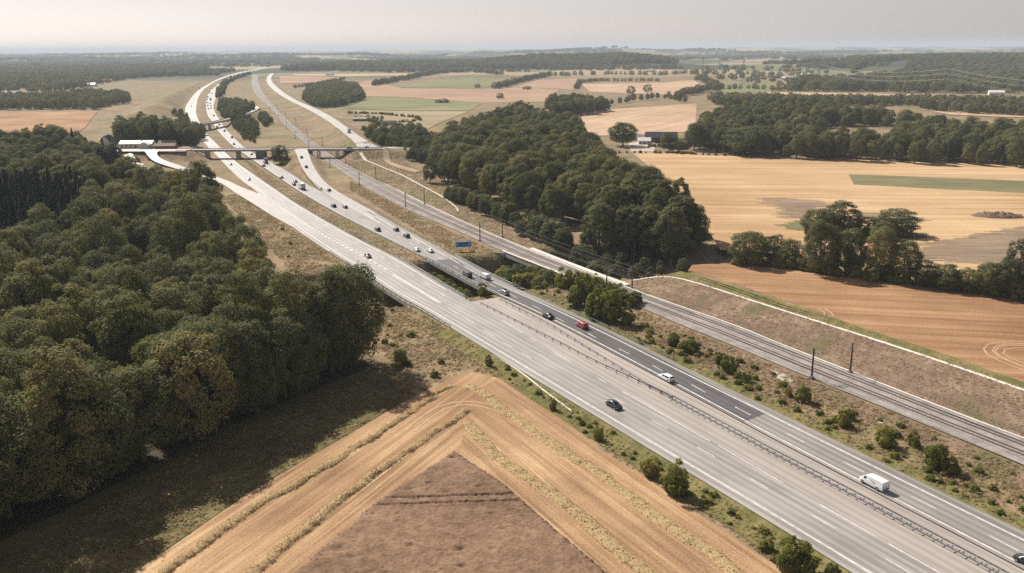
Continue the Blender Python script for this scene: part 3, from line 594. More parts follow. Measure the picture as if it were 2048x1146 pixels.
for s in (0, 1):
    o = empty('overhead_line', (0, 0, 0), label='overhead wires above the %s track' % ('motorway-side', 'field-side')[s], cat='overhead wire', group='overhead lines')
    for nm, z0, sag, r in (('contact_wire', 5.9, 0.0, 0.035), ('messenger_wire', 7.1, 0.8, 0.04)):
        mb = MB()
        for p, q in zip(wires[s][:-1], wires[s][1:]):
            mb.tube([(p[0] + (q[0] - p[0]) * f, p[1] + (q[1] - p[1]) * f, z0 + .15 - sag * 4 * f * (1 - f)) for f in np.linspace(0, 1, 7)], r, n=4, cap=False)
        mk(nm, mb.mesh(nm), M['wire'], o)
    mb = MB()
    for p, q in zip(pairs[:-1], pairs[1:]):
        p, q = p[s], q[s]; mb.tube([(p[0] + (q[0] - p[0]) * f, p[1] + (q[1] - p[1]) * f, 7.7 - 0.9 * 4 * f * (1 - f)) for f in np.linspace(0, 1, 7)], 0.045, n=4, cap=False)
    mk('feeder_wire', mb.mesh('feeder'), M['wire'], o)

# ------------------------------------------------------------------ bridges
def deck_solid(name, a, b, z0, z1, mat, parent):
    A, B, t = pair(a, b, 24); n = len(A)
    V = np.concatenate([np.c_[A[:, :2], np.full(n, z1)], np.c_[B[:, :2], np.full(n, z1)], np.c_[B[:, :2], np.full(n, z0)], np.c_[A[:, :2], np.full(n, z0)]])
    i = np.arange(n - 1); F = [tuple(x) for k in range(4) for x in np.stack([k * n + i, k * n + i + 1, ((k + 1) % 4) * n + i + 1, ((k + 1) % 4) * n + i], 1)]
    F += [(0, n, 2 * n, 3 * n), (n - 1, 4 * n - 1, 3 * n - 1, 2 * n - 1)]
    me = mesh_np(name, V, F); return mk(name, me, mat, parent)
def wall(name, p, q, z0, z1, th, mat, parent):
    p, q = np.array(p[:2]), np.array(q[:2]); c = (p + q) / 2; d = q - p
    mb = MB(); mb.box((c[0], c[1], (z0 + z1) / 2), (np.linalg.norm(d), th, z1 - z0), math.atan2(d[1], d[0])); return mk(name, mb.mesh(name), mat, parent)
def railing(parent, line, z, posts=True, step=2.0, h=0.75, name='railing'):
    A = np.c_[line[:, :2], np.full(len(line), z + h)]; mb = MB(); mb.tube(A[::3], 0.09, n=5)
    mb.tube(np.c_[line[:, :2], np.full(len(line), z + h * .5)][::3], 0.05, n=4); mk('handrail', mb.mesh('handrail'), M['steel'], parent)
    P, t = resample(line, step); pm = bpy.data.meshes.get('rail_post')
    if pm is None: pb = MB(); pb.box((0, 0, .4), (.12, .12, .8)); pm = pb.mesh('rail_post')
    for p in P: mk('post', pm, M['steel'], parent, (p[0], p[1], z), None, (1, 1, h / .75))
for nm, lb, eL, eR, p0, p1 in (('motorway_bridge', 'bridge carrying the left carriageway over the wooded dip', lcL, lcR, G(708,531), G(826,613)), ('motorway_bridge', 'bridge carrying the right carriageway over the wooded dip', rcL, rcR, G(852,520), G(968,584))):
    o = empty(nm, (0, 0, 0), label=lb, cat='bridge', group='motorway bridges over the dip')
    a, b = cut(eL, p0, p1), None
    _, par = seg_dist(a[:, 0], a[:, 1], eR); i = np.minimum(par.astype(int), len(eR) - 2); f = (par - i)[:, None]; b = eR[i] * (1 - f) + eR[i + 1] * f
    deck_solid('deck', offset(a, -0.1), offset(b, 0.1), -1.5, 0.20, M['concrete_dark'], o)
    for e, sg in ((a, -1), (b, 1)):
        deck_solid('edge_beam', offset(e, -.55 if sg < 0 else .12), offset(e, -.12 if sg < 0 else .55), -0.9, 0.42, M['concrete'], o)
        railing(o, offset(e, .34 * sg), 0.40)
    n = len(a)
    for kk in (3, n - 4): wall('abutment', a[kk], b[kk], -6.8, -1.5, 1.2, M['concrete_dark'], o)
    for kk, dd in ((3, -1), (n - 4, 1)):
        T = (a[min(kk + 2, n - 1)] - a[max(kk - 2, 0)]); T /= np.linalg.norm(T)
        for e, sg in ((a, -1), (b, 1)):
            nn = np.array([-T[1], T[0]]) * sg; q0 = e[kk] + nn * .3; q1 = q0 + T * dd * 6 + nn * 3.0
            wall('wing_wall', q0, q1, -6.6, -0.3, .5, M['concrete_dark'], o)
o = empty('railway_bridge', (0, 0, 0), label='railway bridge with pale parapets over the wooded dip', cat='bridge')
a, b = cut(rbL, G(1008,505), G(1198,581)), None
_, par = seg_dist(a[:, 0], a[:, 1], rbR); i = np.minimum(par.astype(int), len(rbR) - 2); f = (par - i)[:, None]; b = rbR[i] * (1 - f) + rbR[i + 1] * f
deck_solid('deck', offset(a, -.2), offset(b, .2), -1.6, 0.16, M['concrete_dark'], o)
deck_solid('parapet', offset(a, -.9), offset(a, -.25), -1.2, 0.75, M['concrete'], o)
deck_solid('coping', offset(a, -1.0), offset(a, -.15), 0.752, 0.9, M['concrete_white'], o)
deck_solid('walkway', offset(b, .25), offset(b, 2.5), -1.2, .55, M['concrete_white'], o)
n = len(a)
for kk in (2, n // 3, 2 * n // 3, n - 3): wall('pier' if 2 < kk < n - 3 else 'abutment', offset(a, 1)[kk], offset(b, -1)[kk], -6.8, -1.6, 1.0, M['concrete'], o)
for kk, dd in ((2, -1), (n - 3, 1)):
    T = a[min(kk + 2, n - 1)] - a[max(kk - 2, 0)]; T /= np.linalg.norm(T); nn = -np.array([-T[1], T[0]]); q0 = a[kk] + nn * .9
    wall('wing_wall', q0, q0 + T * dd * 5 + nn * 4, -6.5, .3, .5, M['concrete'], o)
# the near overpass, straight across motorway, slip road and railway
def px_x(px, y, z): return (G(px, 298, z)[0])
X0, X1 = G(376,300,6.5)[0], G(768,296.5,6.5)[0]
o = empty('road_overpass', (0, B2Y, 0), label='long straight grey road bridge, nearer of the two overpasses', cat='bridge', group='overpasses across the motorway')
def bxo(name, c, d, mat, rz=0): mb = MB(); mb.box(c, d, rz); return mk(name, mb.mesh(name), mat, o)
bxo('deck', ((X0 + X1) / 2, 0, 5.95), (X1 - X0, 9.6, 1.0), M['concrete_dark'])
bxo('road_surface', ((X0 + X1) / 2, 0, 6.50), (X1 - X0 + 2, 8.0, 0.10), M['road_local'])
xa = G(592,299,6.5)[0]; xb = G(614,299,6.5)[0]
bxo('edge_beam', ((X0 + xa) / 2, -4.75, 6.3), (xa - X0, 0.5, 1.3), M['concrete']); bxo('edge_beam', ((xb + X1) / 2, -4.75, 6.3), (X1 - xb, 0.5, 1.3), M['concrete'])
bxo('edge_beam', ((X0 + X1) / 2, 4.75, 6.3), (X1 - X0, 0.5, 1.3), M['concrete'])
for px in (416, 476.5): 
    x = G(px, 317)[0]; bxo('pier', (x, 0, 2.7), (1.6, 7.5, 5.5), M['concrete'])
for px, wd in ((533, 6),): bxo('abutment', (G(px, 312)[0], 0, 3.0), (wd, 9.0, 5.0), M['concrete_dark'])
for px in (640, 676): 
    x = G(px, 306, 3)[0]
    for yy in (-3.5, 3.5): bxo('pier', (x, yy, 2.7), (0.9, 0.9, 5.5), M['concrete_white'])
bxo('abutment', (G(624, 306, 3)[0], 0, 2.9), (1.2, 9.0, 5.2), M['concrete_dark']); bxo('abutment', (G(692, 306, 3)[0], 0, 2.9), (1.2, 9.0, 5.2), M['concrete_dark'])
hr = MB(); hr.tube([(X0, -4.75, 7.9), (xa, -4.75, 7.9)], .07); hr.tube([(xb, -4.75, 7.9), (X1, -4.75, 7.9)], .07); hr.tube([(X0, 4.75, 7.9), (X1, 4.75, 7.9)], .07)
for x in np.arange(X0, X1, 3.0):
    if not xa < x < xb: hr.box((x, -4.75, 7.4), (.1, .1, 1.0))
    hr.box((x, 4.75, 7.4), (.1, .1, 1.0))
mk('railing', hr.mesh('railing'), M['steel'], o)
o = empty('road_overpass', (0, 0, 0), label='curving narrow road bridge, farther of the two overpasses', cat='bridge', group='overpasses across the motorway')
deck_solid('deck', offset(br1[:, :2], -3.4), offset(br1[:, :2], 3.4), 5.0, 6.2, M['concrete_dark'], o)
deck_solid('road_surface', offset(br1[:, :2], -3.0), offset(br1[:, :2], 3.0), 6.2, 6.35, M['road_local'], o)
for sg in (-1, 1): deck_solid('edge_beam', offset(br1[:, :2], 3.5 * sg - .25), offset(br1[:, :2], 3.5 * sg + .25), 5.3, 7.1, M['concrete'], o)
for q in ((420,260),(458,246),(388,265)):
    p = G(*q); mb = MB(); mb.box((p[0], p[1], 2.5), (1.4, 5.0, 5.0)); mk('pier', mb.mesh('pier'), M['concrete'], o)
ribbon('hill_lane', with_z([(505,223,6.3),(512,219,6.0),(508,213,5)]), with_z([(513,222,6.3),(519,217,6.0),(514,211,5)]), M['road_local'], dz=0.25, n=10, kind='structure', label='bend of the white lane at the end of the far bridge')

# ------------------------------------------------------------------ guard rails
gp = MB(); gp.box((0, 0, .40), (.12, .12, .80)); GPOST = gp.mesh('guard_post')
gs = MB(); gs.box((0, 0, .40), (.14, .14, .80)); gs.box((0, 0, .66), (.14, 1.5, .12)); GPOST2 = gs.mesh('guard_spacer_post')
def guard_rail(line, label, step=4.0, double=False, posts=True, z=0.25, up=0.62):
    o = empty('guard_rail', (0, 0, 0), label=label, cat='guard rail', group='steel guard rails')
    for d in ((-.72, .72) if double else (0.12,)):
        L, t = resample(offset(line, d), 4.0); n = len(L); V = []
        for dd, zz in ((-.03, up - .16), (.05, up - .05), (-.03, up), (.05, up + .05), (-.03, up + .16)):
            O = offset(L, dd); V.append(np.c_[O[:, :2], np.full(n, z + zz)])
        V = np.concatenate(V); i = np.arange(n - 1); F = np.concatenate([np.stack([k * n + i, k * n + i + 1, (k + 1) * n + i + 1, (k + 1) * n + i], 1) for k in range(4)])
        mk('beam', mesh_quads('beam', V, F), M['steel'], o)
    P, t = resample(line, step); T = np.gradient(P, axis=0)
    if posts:
        for p, d in zip(P[:290], T[:290]): mk('post', GPOST2 if double else GPOST, M['steel'] if double else M['rust'], o, (p[0], p[1], z), (0, 0, math.atan2(d[1], d[0])))
    else:
        mb = MB()
        for p in P: mb.box((p[0], p[1], z + .4), (.12, .12, .8))
        mk('posts', mb.mesh('posts'), M['rust'], o, kind='stuff')
    return o
guard_rail(GL([(1340,800),(1420,843),(1500,886),(1536,906),(1700,992),(1850,1073),(1986,1146),(2150,1235)]), 'double sided guard rail in the sandy median, running to the bottom edge', 1.9, True)
guard_rail(GL([(962,611),(1020,640),(1100,681),(1187,726),(1290,775),(1345,803)]), 'guard rail on the left side of the sandy median', 4.0)
guard_rail(GL([(1000,603),(1050,628),(1100,654),(1187,708),(1272,762),(1300,778),(1345,800)]), 'guard rail on the right side of the sandy median', 4.0)
guard_rail(offset(cut(lcR, G(447,302), G(938,604)), .5), 'long guard rail along the median edge of the left carriageway', 6.0, posts=False)
guard_rail(offset(cut(rcL, G(472,298), G(1000,594)), -.5), 'long guard rail along the median edge of the right carriageway', 6.0, posts=False)
guard_rail(offset(cut(rcR, G(700,397), G(1340,722)), .8), 'long guard rail on the outer edge of the right carriageway', 5.0, posts=False)
guard_rail(offset(cut(lcL, G(660,507), G(905,659)), -.5), 'guard rail on the outer edge of the left carriageway by the bridge', 4.0, z=.42)
guard_rail(offset(off_mid[2:18, :2], -4.6), 'short guard rail along the slip road below the near bridge', 6.0, posts=False, z=1.8)
# marker posts
mp = MB(); mp.box((0, 0, .55), (.14, .10, 1.1)); MPOST = mp.mesh('marker_post'); mc = MB(); mc.box((0, 0, .95), (.15, .11, .18)); MCAP = mc.mesh('marker_band')
for q, lb in (((1797,941),'white marker post on the verge beside the white delivery van'), ((1195,648),'white marker post on the verge behind the red car'), ((757,360),'white marker post beside the ballast')):
    p = G(*q); o = empty('marker_post', (p[0], p[1], .1), label=lb, cat='marker post', group='roadside marker posts'); mk('post', MPOST, M['concrete_white'], o); mk('band', MCAP, M['concrete_dark'], o)
# blue direction sign
M['sign_blue'] = plain('sign_blue', (0.03, 0.20, 0.50), 0.5); M['sign_white'] = plain('sign_white', (0.75, 0.78, 0.8), 0.4); M['sign_grey'] = plain('sign_grey', (0.3, 0.31, 0.32), .5, .5)
p = G(927,502); o = empty('direction_sign', (p[0], p[1], 0.1), R(14), label='blue motorway direction sign on two posts beside the right carriageway', cat='road sign')
mb = MB(); mb.box((0, 0, 2.6), (6.2, .10, 2.0)); mk('panel', mb.mesh('sign_panel'), M['sign_blue'], o)
mb = MB()
for c, d in (((0, .0, 3.64), (6.3, .14, .08)), ((0, 0, 1.56), (6.3, .14, .08)), ((-3.14, 0, 2.6), (.08, .14, 2.08)), ((3.14, 0, 2.6), (.08, .14, 2.08))): mb.box(c, d)
mk('border', mb.mesh('sign_border'), M['sign_white'], o)
mb = MB(); mb.add([(-2.5, -.065, 3.05), (-2.1, -.065, 2.6), (-2.3, -.065, 2.6), (-2.3, -.065, 2.0), (-2.6, -.065, 2.0), (-2.6, -.065, 2.6), (-2.8, -.065, 2.6)], [(0, 6, 5, 4, 3, 2, 1)]); mb.add([(2.2, -.065, 3.0), (2.6, -.065, 2.5), (2.4, -.065, 2.5), (2.4, -.065, 2.0), (2.1, -.065, 2.0), (2.1, -.065, 2.5), (1.9, -.065, 2.5)], [(0, 6, 5, 4, 3, 2, 1)])
mk('arrow', mb.mesh('sign_arrows'), M['sign_white'], o)
for x in (-2.2, 2.2): mb = MB(); mb.tube([(x, .12, 0), (x, .12, 3.5)], .09); mk('leg', mb.mesh('sign_leg'), M['sign_grey'], o)
# small orange gore marker
p = G(643,381); o = empty('gore_marker', (p[0], p[1], .2), label='dark marker board at the tip between slip road and carriageway', cat='road sign'); mb = MB(); mb.box((0, 0, .9), (.9, .2, 1.4)); mk('board', mb.mesh('gore_board'), M['rust'], o); mb = MB(); mb.box((0, .15, .5), (.12, .12, 1.0)); mk('leg', mb.mesh('gore_leg'), M['sign_grey'], o)
# ------------------------------------------------------------------ foliage prototypes
def cards_mesh(name, C, Nn, size, tint, rg, aspect=0.7):
    """leaf-sized folded faces at C with normals Nn"""
    n = len(C); r = rg.normal(size=(n, 3)); t1 = np.cross(Nn, r); t1 /= np.linalg.norm(t1, axis=1)[:, None] + 1e-9; t2 = np.cross(Nn, t1)
    s = size[:, None] if np.ndim(size) else size
    j = lambda: rg.uniform(.7, 1.3, (n, 1)); fold = Nn * (s * rg.uniform(-.35, .35, (n, 1)))
    V = np.stack([C - t1 * s * j(), C - t2 * s * aspect * j() + fold, C + t1 * s * j(), C + t2 * s * aspect * j() - fold * .5], 1).reshape(-1, 3)
    Q = np.arange(4 * n).reshape(n, 4); me = mesh_quads(name, V, Q)
    a = me.attributes.new('tint', 'FLOAT', 'POINT'); a.data.foreach_set('value', np.repeat(tint, 4).astype(np.float32)); return me
def crown(name, seed, H=22., Rr=7.5, base=0.0, lobes=40, n=8000, size=0.34, cb=0.45, spread=1.0, ragged=0.0):
    """a crown of many leafy lobes on an uneven dome that reaches down to base * H"""
    rg = np.random.default_rng(seed); C = []; Nn = []; T = []; per = n // lobes
    lean = rg.normal(0, .06, 2) * Rr; c0 = np.array([lean[0], lean[1], H * (base + (1 - base) * cb)]); up, dn = H - c0[2], c0[2] - H * base
    for k in range(lobes):
        dz = 1 - 1.8 * (k + .5) / lobes; a = k * 2.39996 + rg.uniform(-.35, .35); r_ = math.sqrt(max(0, 1 - dz * dz)); dome = np.array([math.cos(a) * r_, math.sin(a) * r_, dz])
        lr = Rr * rg.uniform(.19, .31 + .26 * ragged); m = int(per * (lr / (Rr * .26)) ** 2)
        rad3 = np.array([Rr * spread - lr * .8, Rr * spread - lr * .8, (up if dz > 0 else dn) - lr * .75]); c = c0 + dome * np.maximum(rad3, .1) * rg.uniform(.86 - ragged, 1.07 + .18 * ragged)
        d = rg.normal(size=(m * 2, 3)); d /= np.linalg.norm(d, axis=1)[:, None]; out = dome + np.array([0, 0, .45]); d = d[(d @ out) > -0.45][:m]; m = len(d)
        rad_ = lr * rg.uniform(.68, 1.06, (m, 1)) * (1 + .20 * np.sin(d[:, :1] * 5 + k) * np.sin(d[:, 1:2] * 6 + k * 2))
        C.append(c + d * rad_ * np.array([1, 1, .85])); nn = d * .75 + dome * .35 + rg.normal(0, .27, (m, 3)) + np.array([0, 0, .2]); Nn.append(nn / np.linalg.norm(nn, axis=1)[:, None])
        T.append(np.clip(rg.uniform(0, 1) * .65 + rg.uniform(0, .35, m), 0, 1))
    C = np.concatenate(C); Nn = np.concatenate(Nn); T = np.concatenate(T); ok = C[:, 2] > .05 * H * .2; C, Nn, T = C[ok], Nn[ok], T[ok]
    return cards_mesh(name, C, Nn, size * rg.uniform(.6, 1.35, len(C)), T, rg)
def fir(name, seed, H=20., Rr=3.7, n=3600, size=.34):
    rg = np.random.default_rng(seed); t = rg.uniform(0, 1, n) ** .75; tier = np.floor(t * 16) / 16; f = (t - tier) * 16
    r = Rr * (1 - tier) * (1.02 - .55 * f) * rg.uniform(.35, 1.05, n) + .08; a = rg.uniform(0, 6.283, n); r = r * (1 + .25 * np.sin(a * 7 + tier * 40))
    C = np.stack([r * np.cos(a), r * np.sin(a), H * (.08 + .92 * t)], 1); Nn = np.stack([np.cos(a) * .8, np.sin(a) * .8, np.full(n, .8)], 1) + rg.normal(0, .35, (n, 3)); Nn /= np.linalg.norm(Nn, axis=1)[:, None]
    return cards_mesh(name, C, Nn, size * rg.uniform(.6, 1.3, n), np.clip(tier * .5 + rg.uniform(0, .5, n), 0, 1), rg)
def trunk(name, seed, H=22., r=.45, limbs=6):
    rg = np.random.default_rng(seed); mb = MB(); b = rg.normal(0, .35, 2)
    mb.tube([(0, 0, -.5), (b[0] * .3, b[1] * .3, H * .2), (b[0], b[1], H * .5), (b[0] * 1.4, b[1] * 1.4, H * .78)], r * 1.15, r * .25, 7)
    for k in range(limbs):
        a = k * 2.4 + rg.uniform(-.4, .4); z = H * rg.uniform(.28, .55); l = H * rg.uniform(.16, .26)
        mb.tube([(b[0] * .6, b[1] * .6, z), (math.cos(a) * l * .55, math.sin(a) * l * .55, z + l * .55), (math.cos(a) * l, math.sin(a) * l, z + l * 1.1)], r * .42, r * .12, 5)
    return mb.mesh(name)
def joined(name, crown_me, trunk_me):
    """crown and trunk in one mesh, for the mass of trees"""
    bm = bmesh.new(); bm.from_mesh(crown_me); nf = len(bm.faces); bm.from_mesh(trunk_me)
    bm.faces.ensure_lookup_table()
    for i in range(nf, len(bm.faces)): bm.faces[i].material_index = 1
    me = bpy.data.meshes.new(name); bm.to_mesh(me); bm.free(); return me
PROTO = {}   # kind -> list of (crown mesh, trunk mesh, leaf material key)
PROTO['broad'] = [(crown('crown_broad_%d' % k, 100 + k, 21 + (k % 4), 7.8 + .5 * (k % 3), .02, 46 + 4 * k, 20000, .235, .42 + .05 * (k % 3), 1.0, .04 + .03 * (k % 4)), trunk('trunk_broad_%d' % k, 200 + k), 'leaf') for k in range(8)]
PROTO['ash'] = [(crown('crown_ash_%d' % k, 130 + k, 22, 7.2 + .5 * k, .02, 50, 16000, .235, .42, 1.0, .06 + .05 * k), trunk('trunk_ash_%d' % k, 230 + k), 'leaf_cool') for k in range(4)]
PROTO['light'] = [(crown('crown_light_%d' % k, 120 + k, 20, 7.0, .02, 56, 16000, .235, .45, 1.0, .12), trunk('trunk_light_%d' % k, 220 + k), 'leaf_light') for k in range(3)]
PROTO['tall'] = [(crown('crown_tall_%d' % k, 150 + k, 24, 5.6, .22, 40, 12000, .25, .5), trunk('trunk_tall_%d' % k, 250 + k, 24, .42), 'leaf') for k in range(3)]
PROTO['pale'] = [(crown('crown_pale_%d' % k, 160 + k, 14, 5.4, .0, 40, 8000, .21, .4), trunk('trunk_pale_%d' % k, 260 + k, 14, .3), 'leaf_pale') for k in range(2)]
PROTO['poplar'] = [(crown('crown_poplar_%d' % k, 170 + k, 20, 4.0, .02, 36, 4500, .3, .45), trunk('trunk_poplar_%d' % k, 270 + k, 20, .3), 'leaf_pale') for k in range(2)]
PROTO['fir'] = [(fir('crown_fir_%d' % k, 180 + k), trunk('trunk_fir_%d' % k, 280 + k, 18, .25, 0), 'leaf_fir') for k in range(3)]
PROTO['bush'] = [(crown('crown_bush_%d' % k, 190 + k, 3.2, 2.0, .0, 15 + 2 * k, 3000, .12, .28, 1.0, .45), trunk('trunk_bush_%d' % k, 290 + k, 2.6, .07, 5), 'leaf_bush') for k in range(5)]
PROTO['far'] = [(crown('crown_far_%d' % k, 310 + k, 20, 9.0, .0, 26, 1100, .85, .4), trunk('trunk_far_%d' % k, 320 + k, 16, .4, 0), ('leaf', 'leaf_cool')[k % 2]) for k in range(5)]
for kd in PROTO:
    for cme, tme, lm in PROTO[kd]: cme.materials.append(M[lm]); tme.materials.append(M['bark_pale' if kd == 'tall' else 'bark'])
def lib_collection(name, meshes):
    c = bpy.data.collections.new(name)
    for i, me in enumerate(meshes): c.objects.link(bpy.data.objects.new('%s_%02d' % (name, i), me))
    return c
LIB = {}
for kd, L in PROTO.items():
    ms = []
    for cme, tme, lm in L:
        j = joined('mass_' + cme.name, cme, tme); j.materials.append(M[lm]); j.materials.append(M['bark_pale' if kd == 'tall' else 'bark']); ms.append(j)
    LIB[kd] = ms
def scatter(name, kindmeshes, pts, label, parent=None, kind='stuff'):
    """one stuff object: every row of pts is x, y, z, rot, sx, sz, variant"""
    pts = np.asarray(pts, float)
    me = bpy.data.meshes.new(name); me.vertices.add(len(pts)); me.vertices.foreach_set('co', pts[:, :3].astype(np.float32).ravel())
    for an, ty, dat in (('rot', 'FLOAT_VECTOR', np.c_[np.zeros((len(pts), 2)), pts[:, 3]]), ('scl', 'FLOAT_VECTOR', np.c_[pts[:, 4], pts[:, 4], pts[:, 5]])):
        a = me.attributes.new(an, ty, 'POINT'); a.data.foreach_set('vector', dat.astype(np.float32).ravel())
    a = me.attributes.new('var', 'INT', 'POINT'); a.data.foreach_set('value', pts[:, 6].astype(np.int32)); me.update()
    o = mk(name, me, None, parent, label=label, kind=kind)
    c = lib_collection('lib_' + name, kindmeshes)
    ng = bpy.data.node_groups.new('scatter_' + name, 'GeometryNodeTree')
    ng.interface.new_socket('Geometry', in_out='INPUT', socket_type='NodeSocketGeometry'); ng.interface.new_socket('Geometry', in_out='OUTPUT', socket_type='NodeSocketGeometry')
    gi, go = ng.nodes.new('NodeGroupInput'), ng.nodes.new('NodeGroupOutput')
    ip = ng.nodes.new('GeometryNodeInstanceOnPoints'); ci = ng.nodes.new('GeometryNodeCollectionInfo'); ci.inputs['Collection'].default_value = c
    ci.inputs['Separate Children'].default_value = True; ci.inputs['Reset Children'].default_value = True
    ip.inputs['Pick Instance'].default_value = True
    def at(nm, ty): n = ng.nodes.new('GeometryNodeInputNamedAttribute'); n.data_type = ty; n.inputs['Name'].default_value = nm; return n.outputs[0]
    ng.links.new(gi.outputs[0], ip.inputs['Points']); ng.links.new(ci.outputs[0], ip.inputs['Instance'])
    ng.links.new(at('var', 'INT'), ip.inputs['Instance Index']); ng.links.new(at('rot', 'FLOAT_VECTOR'), ip.inputs['Rotation']); ng.links.new(at('scl', 'FLOAT_VECTOR'), ip.inputs['Scale'])
    ng.links.new(ip.outputs[0], go.inputs[0])
    md = o.modifiers.new('scatter', 'NODES'); md.node_group = ng; return o
def hexfill(poly, sp, jit=.33):
    P = np.asarray(poly)[:, :2]; x0, y0 = P.min(0); x1, y1 = P.max(0); out = []
    ys = np.arange(y0, y1 + sp, sp * .87)
    for k, y in enumerate(ys):
        xs = np.arange(x0, x1 + sp, sp) + (sp / 2 if k % 2 else 0); out.append(np.c_[xs, np.full(len(xs), y)])
    Q_ = np.concatenate(out); Q_ += rng.uniform(-jit, jit, Q_.shape) * sp
    return Q_[in_poly(Q_[:, 0], Q_[:, 1], P)]

def off_road(P):
    k = np.ones(len(P), bool)
    for l_, r_ in ((lcL, lcR), (rcL, rcR), (rbL, rbR)): k &= ~in_poly(P[:, 0], P[:, 1], np.vstack([offset(l_, -1.0), offset(r_, 1.0)[::-1]]))
    k &= ~in_poly(P[:, 0], P[:, 1], np.vstack([offset(on_mid[:, :2], -6), offset(on_mid[:, :2], 6)[::-1]])) & ~in_poly(P[:, 0], P[:, 1], np.vstack([offset(off_mid[:, :2], -6.5), offset(off_mid[:, :2], 6.5)[::-1]]))
    return k

# ------------------------------------------------------------------ woods: every tree is placed here; the largest ones become things, the rest the mass of their wood
TREES = []   # x, y, kind, variant, rot, sx, sz, wood
WOODS = {}
def wood(key, poly, sp, kinds, hs, label, mass_label, keep=None, wide=1.0):
    WOODS[key] = (label, mass_label); P = hexfill(poly, sp)
    if keep is not None: P = P[keep(P)]
    for x, y in P:
        kd = kinds[rng.integers(len(kinds))]; s = rng.uniform(*hs); TREES.append([x, y, kd, int(rng.integers(len(PROTO[kd]))), rng.uniform(0, 6.28), s * rng.uniform(.88, 1.15) * wide, s, key])
def pz(pts, z=0.0): return np.array([G(p[0], p[1], p[2] if len(p) > 2 else z) for p in pts])
conif = pz([(-60,338),(165,334),(185,372),(120,428),(60,422),(-60,440)], 22)
lw = [(-38,212),(-60,170),(-90,116),(-115,90),(-165,90),(-215,250),(-300,420),(-345,505),(-290,492),(-205,466),(-153,433),(-124,368),(-91,297),(-66,242)]
inC = lambda P: in_poly(P[:, 0], P[:, 1], conif)
wood('left', lw, 13.3, ['broad', 'broad', 'broad', 'broad', 'ash', 'ash', 'light'], (.78, 1.24), 'broad-crowned tree in the wood left of the motorway', 'back rows of the dense wood left of the motorway', lambda P: ~inC(P), wide=.92)
eL, _ = resample(np.array([(-41,213),(-64,173),(-92,125),(-116,85)], float), 8.5)
for x, y in eL: s_ = rng.uniform(.9, 1.15); TREES.append([x + rng.normal(0, 1), y + rng.normal(0, 1), 'broad', int(rng.integers(8)), rng.uniform(0, 6.28), s_, s_, 'left'])
wood('fir', conif, 5.5, ['fir'], (.85, 1.2), 'dark spruce in the conifer patch of the left wood', 'dark spruce rows inside the left wood')
wood('left2', [(-300,505),(-232,498),(-256,560),(-268,620),(-300,640),(-345,690),(-425,690),(-440,600),(-360,510)], 10.5, ['ash', 'broad', 'ash', 'fir'], (.6, .95), 'blue-green tree in the wood below the white house', 'hazy wood below and left of the white house')
wood('house', pz([(226,276),(236,250),(300,244),(355,247),(385,258),(402,284),(366,290),(352,282),(310,275),(240,274)], 14), 9.5, ['ash', 'broad'], (.55, .9), 'dark tree in the clump behind the white house', 'dark clump of trees behind the white house', lambda P: P[:, 1] > B2Y + 38)
mw = pz([(1392,500),(1290,498),(1210,478),(1110,452),(1020,412),(915,374),(858,346),(858,322,16),(874,280,16),(907,250,16),(962,236,16),(1010,219,16),(1055,207,16),(1095,230,16),(1146,232,16),(1160,262,16),(1195,285,16),(1262,322,16),(1325,362,16),(1378,402,16),(1410,450,16)])
wood('mid', mw, 11.0, ['broad', 'ash', 'broad', 'ash', 'broad', 'light'], (.62, 1.05), 'green tree in the long wood right of the railway', 'body of the long wood right of the railway', lambda P: ~((P[:, 0] > 26) & (P[:, 1] < 364)))
wood('midcorner', np.array([(34,350),(54,335),(67,337),(75,350),(72,380),(44,376)]), 8.5, ['tall', 'tall', 'ash'], (.9, 1.05), 'tall tree at the wood corner by the golden field', 'corner trees')
wood('copse', pz([(1094,208),(1104,196),(1150,193),(1215,206),(1180,213),(1112,216)], 10), 12, ['broad', 'ash'], (.6, .85), 'dark tree in the copse behind the long wood', 'dark copse behind the long wood')
clear = pz([(1636,254),(1805,254),(1800,296),(1650,296)]); clear2 = pz([(1424,228),(1456,228),(1450,246),(1420,246)])
rw = pz([(1455,311),(1530,313),(1600,318),(1750,324),(2048,335),(2300,345),(2300,264,15),(2048,247,15),(1900,236,15),(1700,210,15),(1560,206,15),(1425,208,15),(1398,237,15),(1394,262,15),(1372,291)])
wood('right', rw, 11.5, ['broad', 'ash', 'broad', 'ash', 'fir', 'light', 'broad'], (.5, .92), 'dark tree in the broad wood behind the golden field', 'broad dark wood behind the golden field', lambda P: ~in_poly(P[:, 0], P[:, 1], clear) & ~in_poly(P[:, 0], P[:, 1], clear2))
def single(px, py, hpx, kind, label, wpx=None, z=0.0, name='tree'):
    """one tree or bush standing at pixel (px, py), hpx pixels tall in the photograph"""
    p = G(px, py, z); dist = math.hypot(math.hypot(p[0], p[1]), CAM_H); hm = hpx * dist / FPX * 1.04
    base = {'broad': 22, 'ash': 22, 'tall': 24, 'light': 20, 'pale': 14, 'poplar': 20, 'fir': 20, 'bush': 3.2, 'far': 20}[kind]; wid = {'broad': 16, 'ash': 14, 'tall': 12, 'light': 14, 'pale': 10.5, 'poplar': 8, 'fir': 6.5, 'bush': 4.3, 'far': 18}[kind]
    sz = hm / base; sx = (wpx * dist / FPX / wid) if wpx else sz
    v = int(rng.integers(len(PROTO[kind]))); build_tree(name, p[0], p[1], kind, v, rng.uniform(0, 6.28), sx, sz, label, 'bush' if kind == 'bush' else 'tree', None)
